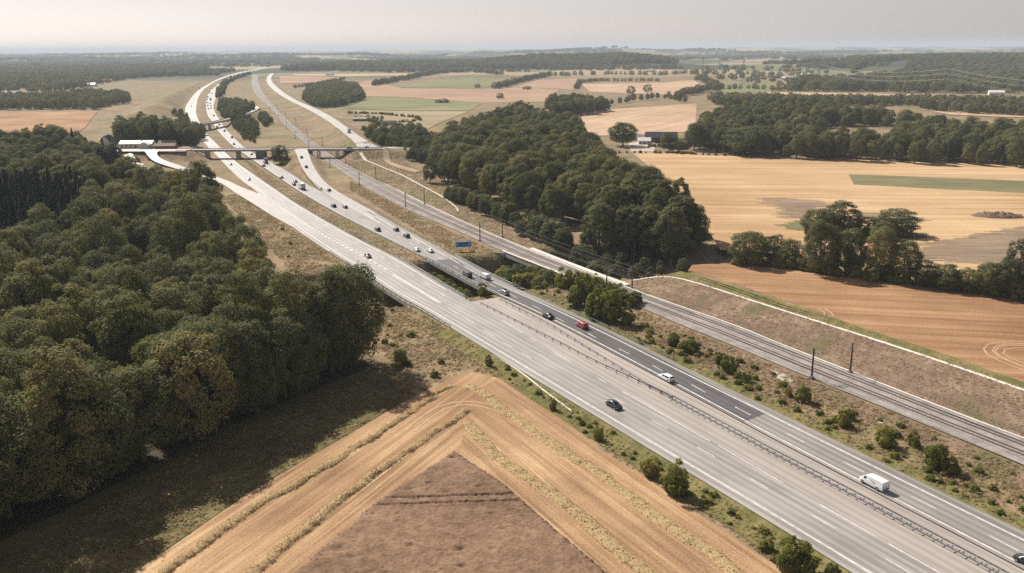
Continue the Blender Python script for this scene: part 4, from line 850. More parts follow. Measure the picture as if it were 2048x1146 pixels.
def build_tree(name, x, y, kind, v, rot, sx, sz, label, cat, group):
    cme, tme, lm = PROTO[kind][v]
    o = empty(name, (x, y, hgt(x, y) - .05), rot, (sx, sx, sz), label=label, cat=cat, group=group)
    mk('trunk', tme, None, o); mk('crown', cme, None, o); return o
# single trees of the hedge between the two big fields
for q, lb in (((1493,527,66,'broad',72),'round dark tree at the left end of the hedge'), ((1545,524,54,'ash',44),'small dark tree second from the left in the hedge'), ((1583,530,50,'ash',40),'thin pale-leaved tree in the hedge, third from the left'), ((1640,546,96,'broad',66),'tallest dark tree of the hedge'), ((1690,546,84,'ash',50),'rusty tree right of the tallest hedge tree'), ((1706,549,76,'broad',44),'narrow tree in the middle of the hedge'), ((1755,556,90,'broad',60),'olive crowned tree in the middle of the hedge'), ((1806,562,82,'broad',60),'dark rounded tree where the hedge drops to shrubs'),
    ((1640,470,52,'broad',74),'left of the two pond trees behind the hedge'), ((1684,470,56,'broad',84),'large pond tree behind the tallest hedge tree'), ((1790,468,46,'ash',72),'lone tree on the grass patch in the golden field'), ((1765,476,32,'ash',40),'low tree left of the lone tree in the golden field'), ((1735,470,34,'ash',44),'low tree between pond trees and lone tree'),
    ((1851,571,46,'ash',52),'shrubby tree right of the hedge gap'), ((1893,577,44,'ash',56),'low olive shrubby tree in the right part of the hedge'), ((1935,582,44,'broad',50),'low dark tree in the right part of the hedge'), ((1978,588,58,'broad',60),'dark tree near the right edge of the picture'), ((2012,592,66,'ash',50),'dark tree behind the pale willow'), ((2032,594,100,'pale',56),'tall pale willow at the right edge of the picture'), ((2070,600,80,'ash',70),'dark tree cut by the right edge of the picture')):
    single(q[0], q[1], q[2], q[3], lb, q[4], name='hedge_tree')
# pale willows at the foot of the long wood, and trees by the dip
for q, lb in (((1075,478,58,'pale',62),'pale willow at the foot of the long wood, left one'), ((1110,487,62,'pale',66),'pale willow at the foot of the long wood, middle one'), ((1165,508,66,'pale',56),'pale willow at the foot of the long wood, right one'), ((1018,447,50,'ash',50),'low green tree at the foot of the long wood, far end'), ((1228,530,44,'ash',44),'dark green tree beyond the railway bridge'), ((1046,470,38,'ash',40),'low blue-green tree left of the willows'),
    ((1190,520,40,'ash',44),'dark low tree right of the willows'), ((960,420,40,'ash',44),'low tree above the footpath'), ((920,405,38,'ash',40),'low light tree above the footpath')):
    single(q[0], q[1], q[2] * .8, q[3], lb, q[4] * .85, name='wood_edge_tree')
for q, lb in (((1037,575,52,'pale',58),'pale grey-green willow in the dip beside the railway bridge'), ((1092,592,60,'ash',58),'dark tree in the dip in front of the railway bridge'), ((1064,584,44,'bush',36),'olive bush between the willow and the dark tree'), ((1160,612,70,'bush',64),'yellow-green tree in front of the right end of the railway bridge'), ((1130,606,40,'bush',46),'green bush below the railway bridge pier'), ((1190,634,66,'bush',60),'dark leafy bush right of the railway bridge'), ((1222,642,72,'bush',56),'olive bush beside the mast at the railway bridge'), ((1254,650,40,'bush',34),'small dark bush right of the olive bush'),
    ((1375,702,34,'bush',50),'wide yellow-green bush on the verge behind the red car'), ((1346,690,26,'bush',32),'left bush of the first roadside clump'), ((1436,728,26,'bush',24),'small bush between two roadside clumps'), ((1456,744,34,'bush',40),'bush of the second roadside clump'), ((1492,764,22,'bush',24),'small dark bush below the second roadside clump'), ((1576,792,20,'bush',20),'tiny dark bush left of the round bush'), ((1607,802,34,'bush',38),'round yellow-green bush by the near mast'), ((1685,852,34,'bush',36),'dark bush beside the gravel spill'), ((1700,838,24,'bush',26),'small bush behind the dark bush by the gravel spill'), ((1772,892,40,'bush',44),'dark rounded bush above the white van'), ((1825,892,32,'bush',30),'small yellow-green bush above the white van'), ((1868,934,54,'bush',50),'largest dark bush on the right verge'), ((1906,946,32,'bush',32),'green bush right of the largest verge bush'),
    ((1300,948,38,'bush',44),'yellow-green bush on the field edge, left of a pair'), ((1346,984,66,'bush',66),'big dark green bush on the field edge, right of a pair'), ((1598,1146,74,'bush',84),'big dark bush at the bottom edge beside the motorway'), ((1530,1100,26,'bush',34),'low bush above the bottom edge beside the stubble'), ((1663,1150,24,'bush',26),'small bush right of the bottom edge bush'), ((1198,880,30,'bush',24),'small upright bush between stubble and motorway'), ((1105,820,26,'bush',18),'slim little tree at the end of the drain channel'), ((979,732,26,'bush',18),'slim little tree at the start of the drain channel'),
    ((853,545,32,'bush',44),'dark bush in the median at the bridge'), ((875,556,24,'bush',30),'light bush in the median gap'), ((917,585,28,'bush',24),'pale shrub in the median gap'), ((965,590,30,'bush',30),'shrub at the near end of the median gap'), ((560,328,34,'ash',36),'round green tree beside the slip road under the near bridge'), ((800,725,34,'bush',34),'dark bush at the corner of the left wood'), ((1005,556,22,'bush',30),'green shrub on the bank below the direction sign'), ((950,540,16,'bush',20),'dark shrub under the direction sign')):
    single(q[0], q[1], q[2], q[3], lb, q[4], z=(-5.5 if 1030 < q[0] < 1150 and q[1] < 615 else 0.0), name='tree' if q[3] != 'bush' else 'bush')
for q, lb in (((1262,189,17,'far',18),'round lone tree left of two on the striped field'), ((1295,185,16,'far',19),'round lone tree right of two on the striped field'), ((955,176,9,'far',13),'lone round bush on the green meadow'), ((1388,300,48,'broad',44),'big round tree at the left end of the right-hand wood'), ((1246,292,46,'broad',54),'big round tree beside the farm yard'), ((1338,303,36,'ash',30),'grey-green tree in front of the dark barn'), ((1358,304,28,'ash',44),'wide tree right of the farm yard'), ((1490,309,52,'ash',84),'wide pale-green tree at the front of the right-hand wood'), ((1575,316,26,'ash',20),'small round tree on the golden field edge'),
    ((1530,250,34,'poplar',16),'leftmost tall pale poplar in the right-hand wood'), ((1578,252,36,'poplar',17),'second tall pale poplar in the right-hand wood'), ((1613,252,34,'poplar',16),'third tall pale poplar in the right-hand wood'), ((1650,254,32,'poplar',15),'fourth tall pale poplar in the right-hand wood'), ((1660,312,44,'ash',60),'tree left of the clearing at the golden field edge'), ((1000,198,12,'far',16),'low bush clump on the barley field'), ((888,206,9,'far',22),'low copse on the meadow strip'), ((876,206,8,'far',14),'left end of the low copse on the meadow strip'), ((1055,179,7,'far',20),'low bush beside the long hedge')):
    single(q[0], q[1], q[2], q[3], lb, q[4], name='lone_tree')
# the rest of the near vegetation: strips and clumps
def strip(key, px, sp, kinds, hs, label, wid=6.0, wide=1.0, z=0.0):
    L = GL(px, z); P, t = resample(L, sp); WOODS[key] = (label, label)
    for x, y in P:
        kd = kinds[rng.integers(len(kinds))]; s = rng.uniform(*hs)
        TREES.append([x + rng.normal(0, wid / 3), y + rng.normal(0, wid / 3), kd, int(rng.integers(len(PROTO[kd]))), rng.uniform(0, 6.28), s * wide, s, key])
FAR = ['far']
strip('hedgebase', [(1462,528),(1560,530),(1650,549),(1760,559),(1860,573),(2075,603)], 3.0, ['bush'], (.9, 1.9), 'undergrowth at the foot of the hedge between the fields', 4)
strip('pondbase', [(1612,470),(1650,473),(1700,474),(1760,478),(1812,472)], 3.0, ['bush'], (.9, 1.7), 'undergrowth below the pond trees', 5)
strip('hedge_a', [(750,172),(800,162),(860,150),(940,143),(1000,150)], 12, FAR, (.5, .8), 'dark hedge of trees across the far meadows', 14)
strip('hedge_b', [(990,178),(1020,170),(1060,160),(1100,152),(1140,153)], 11, FAR, (.5, .75), 'diagonal hedge of trees beside the small rose field', 12)
strip('hedge_c', [(1152,178),(1160,166),(1200,163),(1320,163)], 9, FAR, (.4, .5), 'clipped straight hedge behind the striped field', 5)
strip('hedge_d', [(1140,152),(1220,150),(1320,152),(1400,148)], 16, FAR, (.5, .75), 'row of trees below the wooded hill', 20)
strip('hedge_e', [(1350,196),(1400,186),(1440,178),(1400,160)], 10, FAR, (.5, .75), 'hedge of trees right of the striped field', 16)
strip('hedge_f', [(1180,218),(1250,205),(1330,196),(1370,205)], 22, ['ash', 'broad'], (.35, .55), 'thin row of small trees along the pink field', 10)
strip('hedge_g', [(1440,180),(1500,178),(1560,182)], 16, FAR, (.4, .6), 'loose hedge below the meadow with the pylon', 10)
strip('hedge_h', [(1240,306),(1330,307),(1460,312),(1560,318)], 5, ['bush'], (.5, .9), 'low hedge along the near side of the farm lane', 3)
strip('hedge_i', [(1300,294),(1440,293)], 4, ['bush'], (.8, 1.1), 'clipped dark hedge in front of the big round tree', 1)
strip('hedge_j', [(690,158),(640,168),(590,176)], 14, FAR, (.3, .45), 'small bushes by the brown field', 6)
wood('copse2', pz([(608,194),(618,172),(660,164),(715,168),(725,190),(690,200),(640,206)], 8), 11, ['far'], (.5, .8), 'tree in the round copse beside the access road', 'round dark copse beside the access road')
wood('garden', pz([(745,292),(735,280),(790,262),(840,262),(866,288),(860,304),(800,302)], 3), 7.0, ['ash', 'ash', 'pale'], (.38, .62), 'leafy tree beside the east end of the near bridge', 'leafy thicket at the east end of the near bridge', lambda P: P[:, 1] > B2Y + 12)
wood('garden2', pz([(800,302),(865,300),(900,312),(868,322),(815,318)], 2), 6.0, ['ash', 'bush'], (.28, .5), 'low tree beside the sandy track', 'low thicket beside the sandy track')
wood('dip', np.array([(-3,303),(8,296),(20,287),(27,292),(20,305),(8,318),(-2,322)]), 3.4, ['bush'], (1.2, 2.6), 'leafy shrub in the dip before the railway bridge', 'thicket of shrubs in the dip between motorway and railway bridge', lambda P: rng.uniform(size=len(P)) < .8, wide=1.1)
wood('dip2', np.array([(20,287),(26,276),(36,262),(40,266),(33,280),(28,290)]), 3.2, ['bush'], (.7, 1.6), 'shrub on the bank right of the railway bridge', 'row of shrubs on the bank right of the railway bridge')
wood('dip3', np.array([(-27,318),(-20,305),(-13,288),(-17,288),(-25,303),(-31,316)]), 3.0, ['bush'], (.9, 1.6), 'shrub in the median gap', 'shrubs growing up through the median gap')
wood('dip4', np.array([(24,342),(34,330),(50,318),(66,322),(56,336),(40,350),(30,356)]), 4.5, ['ash', 'pale', 'ash', 'bush'], (.18, .36), 'low leafy tree beyond the railway bridge', 'low leafy trees beyond the railway bridge')
wood('dip5', np.array([(-60,300),(-52,280),(-44,268),(-56,262),(-72,282)]), 4.0, ['bush'], (.7, 1.5), 'shrub below the left motorway bridge', 'shrubs below the left motorway bridge', lambda P: rng.uniform(size=len(P)) < .5)
wood('midfoot', pz([(880,396),(960,428),(1040,466),(1130,500),(1200,520),(1190,505),(1100,474),(1015,432),(905,390)]), 5.0, ['pale', 'ash', 'ash'], (.25, .42), 'low shrub at the foot of the long wood', 'belt of low shrubs at the foot of the long wood')
scr = pz([(1010,560),(1130,612),(1360,726),(1612,846),(2048,1058),(2120,1090),(2120,990),(1873,880),(1623,780),(1350,668),(1245,622),(1100,570)])
wood('scrub', scr, 2.6, ['bush'], (.16, .5), '', 'low green scrub on the verge between motorway and railway', lambda P: (rng.uniform(size=len(P)) < .28) & off_road(P), wide=1.3)
wood('scrub2', pz([(975,708),(1100,788),(1350,940),(1536,1052),(1680,1146),(1620,1170),(1350,990),(1207,898),(1100,812),(1000,755)]), 2.4, ['bush'], (.14, .40), '', 'low green scrub on the verge left of the motorway', lambda P: (rng.uniform(size=len(P)) < .25) & off_road(P), wide=1.3)
wood('scrub3', pz([(560,450),(717,556),(800,625),(930,735),(830,786),(760,740),(690,620),(560,500)]), 4.5, ['bush'], (.2, .6), '', 'low scrub between the left wood and the motorway', lambda P: (rng.uniform(size=len(P)) < .22) & off_road(P), wide=1.2)
wood('island', pz([(440,200),(470,198),(498,204),(508,222),(470,236),(445,232),(438,215)], 6), 9, ['ash', 'broad'], (.3, .5), 'tree on the strip between motorway and railway', 'dark thicket between motorway and railway beyond the far bridge')
wood('island2', pz([(462,244),(486,238),(508,240),(520,262),(508,284),(488,276)], 2), 6.5, ['ash', 'bush', 'pale'], (.25, .42), 'light green shrub on the bank below the far bridge', 'light green shrubs on the bank below the far bridge')
wood('island3', pz([(515,230),(535,226),(545,240),(528,248)], 4), 7, ['ash'], (.25, .4), 'dark tree at the end of the white lane', 'dark trees at the end of the white lane')
strip('edge_a', [(438,196),(442,182),(452,168),(470,158),(500,149)], 9, ['ash', 'broad'], (.3, .5), 'dark shrub row along the right carriageway in the far bend', 10)
strip('edge_b', [(310,262),(360,256),(392,266),(400,282)], 8, ['ash'], (.4, .6), 'dark trees left of the motorway at the near bridge', 10)
strip('edge_c', [(360,228),(368,244),(376,264)], 8, ['ash'], (.25, .42), 'dark trees left of the motorway at the far bridge', 8)
strip('plot', [(700,227),(760,229),(835,236),(838,242),(800,246)], 5, ['bush'], (.9, 1.4), 'green rows of the garden plot in the tan pasture', 4)
strip('plot2', [(705,238),(745,238),(760,250),(735,262)], 6, ['bush'], (1.0, 1.8), 'shrubs of the garden plot beside the access road', 12)
# far woods
wood('hill', [(-835,3350),(-400,3300),(0,3250),(250,3150),(600,3350),(660,3800),(200,4250),(-500,4250),(-870,3900)], 27, FAR, (.9, 1.25), '', 'wooded hill on the horizon', wide=1.25)
fr = pz([(1560,184),(1700,184),(1900,187),(2300,190),(2500,128),(2048,114),(1760,120),(1700,126),(1690,138),(1720,166),(1600,165)])
fcl = pz([(1735,140),(1815,137),(1805,153),(1705,164),(1685,158)])
wood('farright', fr, 26, FAR, (.75, 1.1), '', 'great hazy forest at the right horizon', lambda P: ~in_poly(P[:, 0], P[:, 1], fcl), wide=1.25)
wood('farright2', pz([(1700,213),(1840,212),(1850,222),(2300,250),(2300,214),(1900,207),(1560,202),(1420,200),(1430,212)]), 13, ['far'], (.5, .75), '', 'dark rows of trees behind the right-hand wood')
wood('farleft', pz([(-150,221),(190,220),(258,205),(255,194),(180,188),(120,198),(-150,200)]), 15, FAR, (.5, .8), '', 'dark wood behind the orange field at the left')
wood('farleft2', pz([(-250,192),(120,186),(190,172),(260,158),(400,150),(425,140),(330,134),(-250,136)]), 32, FAR, (.65, 1.0), '', 'hazy wooded suburb at the left', lambda P: rng.uniform(size=len(P)) < .75, wide=1.3)
wood('farleft3', pz([(-300,134),(560,130),(600,120),(560,113),(-300,116)]), 75, FAR, (.8, 1.1), '', 'hazy tree belts on the left horizon', lambda P: rng.uniform(size=len(P)) < .55, wide=2.0)
wood('farmid', pz([(1320,128),(1390,108),(1470,106),(1650,112),(1640,124),(1560,120),(1420,120)]), 70, FAR, (.8, 1.1), '', 'hazy tree belts behind the pylons', lambda P: rng.uniform(size=len(P)) < .4, wide=2.0)
wood('farspot', pz([(1370,150),(1440,140),(1530,142),(1660,150),(1690,166),(1600,178),(1440,160)]), 38, FAR, (.5, .8), '', 'scattered trees around the farms by the pylons', lambda P: rng.uniform(size=len(P)) < .35, wide=1.2)
def belt(P):
    f = np.sin(P[:, 0] * .0021 + np.sin(P[:, 1] * .0013) * 2.2) * np.sin(P[:, 1] * .0034 + np.sin(P[:, 0] * .0011) * 2.0); return (f + rng.uniform(-.25, .25, len(P)) > .18) & (seg_dist(P[:, 0], P[:, 1], rcM)[0] > 90)
wood('belts', [(-2700,4300),(2700,4300),(5600,9500),(-5600,9500)], 95, FAR, (.8, 1.2), '', 'far tree belts below the horizon', belt, wide=3.2)
def belt2(P):
    f = np.sin(P[:, 0] * .006 + np.sin(P[:, 1] * .004) * 2.2) * np.sin(P[:, 1] * .008 + np.sin(P[:, 0] * .003) * 2.0); return (f + rng.uniform(-.3, .3, len(P)) > .45) & (seg_dist(P[:, 0], P[:, 1], rcM)[0] > 60)
wood('belts2', [(650,2300),(1400,2300),(2300,4300),(-2300,4300),(-1250,2300),(-600,3000),(650,3000)], 34, FAR, (.6, .9), '', 'scattered far copses and hedgerow trees', belt2, wide=1.5)
TX = np.array([[t[0], t[1]] for t in TREES]); TZ = terrain(TX[:, 0], TX[:, 1])
dist = np.hypot(TX[:, 0], TX[:, 1]); infr = np.abs(TX[:, 0] / np.maximum(TX[:, 1], 1)) < .585
base_h = np.array([{'broad': 22, 'ash': 22, 'tall': 24, 'light': 20, 'pale': 14, 'poplar': 20, 'fir': 13, 'bush': 1.0, 'far': 20}[t[2]] * t[6] for t in TREES])
score = base_h / dist * infr * np.array([1.0 if WOODS[t[7]][0] else 0.0 for t in TREES]); order_ = np.argsort(-score); chosen = set(order_[:262].tolist())
ORD = lambda n: '%d%s' % (n, 'th' if 10 <= n % 100 <= 20 else {1: 'st', 2: 'nd', 3: 'rd'}.get(n % 10, 'th'))
rows_ = {}
for i in chosen: rows_.setdefault((TREES[i][7], int(dist[i] // 14)), []).append(i)
ROWN = {k: sorted({b for a, b in rows_ if a == k}) for k in WOODS}; LABEL = {}
for (key, b), L in rows_.items():
    for n_, i in enumerate(sorted(L, key=lambda i: -TX[i, 0])): LABEL[i] = '%s, %s row back, %s from its right' % (' '.join(WOODS[key][0].split()[:9]), ORD(ROWN[key].index(b) + 1), ORD(n_ + 1))
for i in sorted(chosen):
    t = TREES[i]; lab = LABEL[i]
    o = empty({'fir': 'spruce_tree', 'bush': 'bush'}.get(t[2], 'woodland_tree'), (t[0], t[1], TZ[i] - .1), t[4], (t[5], t[5], t[6]), label=lab, cat='tree', group='trees: ' + WOODS[t[7]][1])
    cme, tme, lm = PROTO[t[2]][t[3]]; mk('trunk', tme, None, o); mk('crown', cme, None, o)
for key in WOODS:
    idx = [i for i in range(len(TREES)) if TREES[i][7] == key and i not in chosen]
    if not idx: continue
    kinds = sorted({TREES[i][2] for i in idx}); ms = []; off = {}
    for kd in kinds: off[kd] = len(ms); ms += LIB[kd]
    rows = [[TREES[i][0], TREES[i][1], TZ[i] - .1, TREES[i][4], TREES[i][5], TREES[i][6], off[TREES[i][2]] + TREES[i][3]] for i in idx]
    scatter('wood_mass' if key not in ('plot', 'plot2') else 'garden_rows', ms, rows, WOODS[key][1])

# ------------------------------------------------------------------ grass tufts, weeds and stalks on the rough ground
def tuft(name, seed, n, h, r, mat):
    rg = np.random.default_rng(seed); a = rg.uniform(0, 6.283, n); rr = r * np.sqrt(rg.uniform(0, 1, n)); C = np.stack([rr * np.cos(a), rr * np.sin(a), h * rg.uniform(.15, .75, n)], 1)
    Nn = np.stack([np.cos(a), np.sin(a), np.full(n, 1.6)], 1) + rg.normal(0, .4, (n, 3)); Nn /= np.linalg.norm(Nn, axis=1)[:, None]
    me = cards_mesh(name, C, Nn, h * rg.uniform(.25, .5, n), rg.uniform(0, 1, n), rg, .5); me.materials.append(M[mat]); return me
TUFT = [tuft('tuft_%d' % k, 400 + k, 22, .5, .55, 'grass') for k in range(4)]; TUFTG = [tuft('tuft_green_%d' % k, 410 + k, 22, .45, .5, 'grass_green') for k in range(3)]
def tufts(poly, sp, ms, label, hs=(.5, 1.5), keep=None, dens=None):
    P = hexfill(poly, sp, .5)
    if keep is not None: P = P[keep(P)]
    f = np.sin(P[:, 0] * .31 + np.sin(P[:, 1] * .23) * 2) * np.sin(P[:, 1] * .27 + np.sin(P[:, 0] * .19) * 2); P = P[(f + rng.uniform(-1, 1, len(P))) > -.25]
    z = terrain(P[:, 0], P[:, 1]); n = len(P); s = rng.uniform(*hs, n) * .62
    return scatter('rough_grass', ms, np.c_[P, z + .03, rng.uniform(0, 6.28, n), s * 1.15, s, rng.integers(0, len(ms), n)], label)
tufts(pz([(470,388),(545,430),(717,548),(815,612),(975,706),(1005,757),(935,740),(830,788),(700,864),(500,981),(265,1144),(0,1300),(-100,1200),(425,880),(785,730),(690,600),(570,530),(500,450),(440,395)]), .85, TUFT + TUFTG, 'rough dry grass between the left wood and the motorway', (.6, 1.7), off_road)
tufts(pz([(975,706),(1100,785),(1212,852),(1400,966),(1536,1049),(1690,1146),(1760,1200),(1640,1190),(1500,1092),(1350,992),(1207,900),(1100,812),(1000,755)]), .7, TUFTG + TUFT[:2], 'green and brown verge grass left of the motorway', (.4, 1.1), off_road)
tufts(pz([(700,380),(850,470),(1000,556),(1100,600),(1360,728),(1612,848),(2048,1060),(2150,1110),(2150,980),(1873,864),(1623,760),(1350,650),(1245,606),(1010,512),(850,440),(700,362)]), .8, TUFT + TUFTG[:2], 'tall dry weeds between the motorway and the railway', (.5, 1.5), off_road)
tufts(pz([(480,312),(537,374),(650,446),(775,511),(875,570),(938,604),(998,597),(905,549),(775,484),(662,427),(555,360)]), .9, TUFT + TUFTG, 'dry grass in the wide median', (.5, 1.2), off_road)
tufts(pz([(1270,576),(1475,656),(1711,750),(2048,882),(2150,918),(2150,800),(2048,770),(1736,664),(1456,573),(1340,545),(1262,560)]), 1.0, TUFT, 'withered weeds on the bank above the railway', (.4, 1.1))
tufts(pz([(1130,510),(1262,558),(1380,545),(1440,528),(1440,505),(1300,522),(1200,502)]), 1.2, TUFT + TUFTG, 'rough grass at the corner of the long wood', (.6, 1.6))
tufts(pz([(500,318),(580,350),(640,384),(605,330),(590,305)]), 1.3, TUFT, 'dry grass between carriageway and slip road', (.7, 1.4), off_road)
tufts(pz([(640,300),(760,300),(860,350),(1000,440),(1120,500),(1060,498),(912,434),(800,380),(725,345)]), 1.3, TUFT + TUFTG[:1], 'dry grass between the footpath and the railway', (.7, 1.6), off_road)
tufts(pz([(1400,526),(1640,541),(1850,571),(2060,602),(2060,590),(1850,560),(1640,530),(1440,515)]), 1.1, TUFTG + TUFT, 'tall grass at the foot of the hedge', (.8, 2.0))

# ------------------------------------------------------------------ ripe wheat, straw rows, dung heap
WP = GL([(909,903),(750,1007),(600,1137),(420,1290),(300,1420),(1620,1420),(1380,1275),(1212,1145),(1100,1050),(1012,972)])
cs = .28; xs = np.arange(WP[:, 0].min(), WP[:, 0].max(), cs); ys = np.arange(max(WP[:, 1].min(), 100), WP[:, 1].max(), cs); XX, YY = np.meshgrid(xs, ys)
dd, _ = seg_dist(XX, YY, np.vstack([WP, WP[:1]])); ins = in_poly(XX, YY, WP)
Zw = .80 * sstep(0, 1.1, dd + rng.normal(0, .22, dd.shape)) + rng.normal(0, .055, dd.shape) + .05 * np.sin(XX * .8) * np.sin(YY * .9 + XX * .3)
for a_, b_ in (((752,1004.5),(1034,995)), ((744,1018),(1036,1008)), ((705,1052),(700,1052))):
    d2, _ = seg_dist(XX, YY, np.array([G(*a_), G(*b_)])); Zw -= .45 * (1 - sstep(.10, .36, d2 + rng.normal(0, .06, d2.shape)))
for _ in range(46):
    cx, cyy = rng.uniform(-30, 25), rng.uniform(105, 165); el = rng.uniform(.25, .7); Zw -= rng.uniform(.25, .6) * np.exp(-(((XX - cx) / (el * 1.6)) ** 2 + ((YY - cyy) / el) ** 2))
Zw = np.maximum(Zw, .08); nyy, nxx = XX.shape; okc = ins[:-1, :-1] & ins[1:, :-1] & ins[:-1, 1:] & ins[1:, 1:]
i2, j2 = np.nonzero(okc); a0 = i2 * nxx + j2
used = np.unique(np.concatenate([a0, a0 + 1, a0 + nxx, a0 + nxx + 1])); remap = np.full(nyy * nxx, -1); remap[used] = np.arange(len(used))
mk('wheat_stand', mesh_quads('wheat_stand', np.stack([XX.ravel(), YY.ravel(), Zw.ravel() + .05], 1)[used], remap[np.stack([a0, a0 + 1, a0 + nxx + 1, a0 + nxx], 1)]), M['wheat'], label='uncut brown wheat triangle in the stubble field', kind='stuff')
M['track'] = field_mat('crushed_stubble', (0.34, 0.225, 0.13), (0.43, 0.295, 0.17), (0.53, 0.38, 0.23), 0, .5, .5, .05, 2.0, .4)
for nm, P_, q in (('wheel_track', 'sf', [(820,862),(862,826),(905,806),(955,806),(1010,822),(1065,858),(1110,894)]), ('wheel_track', 'sf', [(700,1010),(800,930),(880,868),(925,838),(975,866),(1040,930),(1130,1010)]), ('wheel_track', 'of', [(2100,690),(2040,684),(1985,688),(1972,700),(1990,716),(2060,742)]), ('wheel_track', 'of', [(2100,700),(2040,692),(2003,695),(1995,704),(2010,716),(2070,738)]), ('wheel_track', 'of', [(1400,556),(1460,575),(1560,612),(1640,634),(1668,632),(1640,616)])):
    L_ = smooth_line(GL(q), 3)
    for d_ in (-.95, .95): ribbon(nm, offset(L_, d_ - .24), offset(L_, d_ + .24), M['track'], z=0, dz=.075, parent=sf if P_ == 'sf' else of_)
def windrow(px, label, wd=1.9, h=.42):
    P, t = resample(smooth_line(GL(px)), .3); n = len(P); us = np.linspace(-1, 1, 11); V = []
    rg = np.random.default_rng(int(px[0][0])); wob = np.convolve(rg.normal(0, 1, n + 20), np.ones(21) / 21, 'valid')[:n] * 1.1
    T = np.gradient(P, axis=0); T /= np.linalg.norm(T, axis=1)[:, None]; nn = np.stack([-T[:, 1], T[:, 0]], 1); wv = wd * (1 + .25 * np.convolve(rg.normal(0, 1, n + 8), np.ones(9) / 9, 'valid')[:n])
    tap = np.minimum(1, np.minimum(np.arange(n), np.arange(n)[::-1]) / 6.0)
    hh = h * (1 + .5 * np.convolve(rg.normal(0, 1, n + 4), np.ones(5) / 5, 'valid')[:n]) * tap
    for u in us:
        q = P + nn * (u * wv / 2 + wob)[:, None]; z = np.maximum(0.02, hh * (1 - u * u) ** .7 + rg.normal(0, .06, n) * (abs(u) < .95)); V.append(np.c_[q, z + .04])
    V = np.concatenate(V); i = np.arange(n - 1); F = np.concatenate([np.stack([k * n + i, k * n + i + 1, (k + 1) * n + i + 1, (k + 1) * n + i], 1) for k in range(len(us) - 1)])
    o = empty('straw_row', (0, 0, 0), label=label, cat='straw row', group='rows of cut straw'); mk('straw_bed', mesh_quads('straw_bed', V, F), M['straw'], o)
    m = int(t[-1] * 26); k = rg.integers(0, n, m); u = rg.uniform(-1, 1, m); C = np.c_[P[k] + nn[k] * (u * wv[k] / 2 * 1.15 + wob[k])[:, None], np.maximum(.03, hh[k] * (1 - np.minimum(1, u * u)) ** .7) + .10 + rg.uniform(0, .12, m)]
    Nn = rg.normal(0, .45, (m, 3)) + np.array([0, 0, 1.0]); Nn /= np.linalg.norm(Nn, axis=1)[:, None]
    mk('loose_straw', cards_mesh('loose_straw', C, Nn, rg.uniform(.12, .30, m), rg.uniform(0, 1, m), rg, .22), M['straw'], o, kind='stuff')
windrow([(300,1170),(330,1146),(420,1078),(500,1020),(590,970),(680,915),(760,866),(830,818),(872,790)], 'outer straw row on the left side of the stubble field', 2.0)
windrow([(866,790),(905,770)], 'short straw end piece at the tip of the outer left row', 1.5, .4)
windrow([(470,1180),(505,1146),(560,1096),(600,1068),(640,1034),(690,993),(770,935),(850,878),(905,840),(940,816)], 'inner straw row on the left beside the wheat', 2.0)
windrow([(934,770),(965,785),(990,803),(1065,860),(1130,905),(1200,947),(1260,993),(1325,1043),(1400,1095),(1475,1145),(1540,1190)], 'outer straw row on the right side of the stubble field', 2.6, .36)
windrow([(938,842),(960,875),(1000,918),(1060,960),(1125,1002),(1200,1068),(1287,1142),(1330,1180)], 'inner straw row on the right beside the wheat', 2.6, .36)
c = G(1995,433); mb = MB(); ng_ = 34; gx, gy = np.meshgrid(np.linspace(-1, 1, ng_), np.linspace(-1, 1, 16)); rr = np.hypot(gx, gy); zz = 1.9 * np.clip(1 - rr ** 2, 0, 1) ** .6 * (1 + rng.normal(0, .25, gx.shape)) - .05 * (rr > 1)
cc, ss = math.cos(-.25), math.sin(-.25); wx, wy = gx * 11.5, gy * 5.5
Vv = np.stack([c[0] + wx * cc - wy * ss, c[1] + wx * ss + wy * cc, zz], -1).reshape(-1, 3); i, j = np.meshgrid(np.arange(15), np.arange(33), indexing='ij'); a0 = (i * 34 + j).ravel()
mk('dung_heap', mesh_quads('dung_heap', Vv, np.stack([a0, a0 + 1, a0 + 35, a0 + 34], 1)), M['dirt'], label='low brown heap of dung on the golden field', cat='heap')
# ------------------------------------------------------------------ vehicles
def paint(name, c, metal=.0): 
    m, t, p = nt('paint_' + name); p.inputs['Base Color'].default_value = (*c, 1); p.inputs['Roughness'].default_value = .32; p.inputs['Metallic'].default_value = metal
    p.inputs['Coat Weight'].default_value = .6; p.inputs['Coat Roughness'].default_value = .08; return m
CARP = {'white': paint('white', (.78, .79, .80)), 'silver': paint('silver', (.42, .43, .45), .5), 'grey': paint('grey', (.16, .17, .18), .3), 'black': paint('black', (.012, .013, .015)), 'navy': paint('navy', (.016, .022, .04)), 'red': paint('red', (.42, .022, .018)), 'brown': paint('brown', (.06, .04, .03))}
M['glass'] = plain('car_glass', (.012, .015, .018), .08, spec=.6); M['tyre'] = plain('tyre', (.015, .015, .015), .85); M['rim'] = plain('rim', (.45, .46, .47), .35, .7)
M['lamp_red'] = plain('tail_lamp', (.30, .01, .01), .25); M['lamp_white'] = plain('head_lamp', (.7, .72, .74), .15); M['trim'] = plain('black_trim', (.02, .02, .02), .6)
M['print_red'] = plain('print_red', (.45, .12, .13), .5); M['print_grey'] = plain('print_grey', (.12, .13, .15), .5)
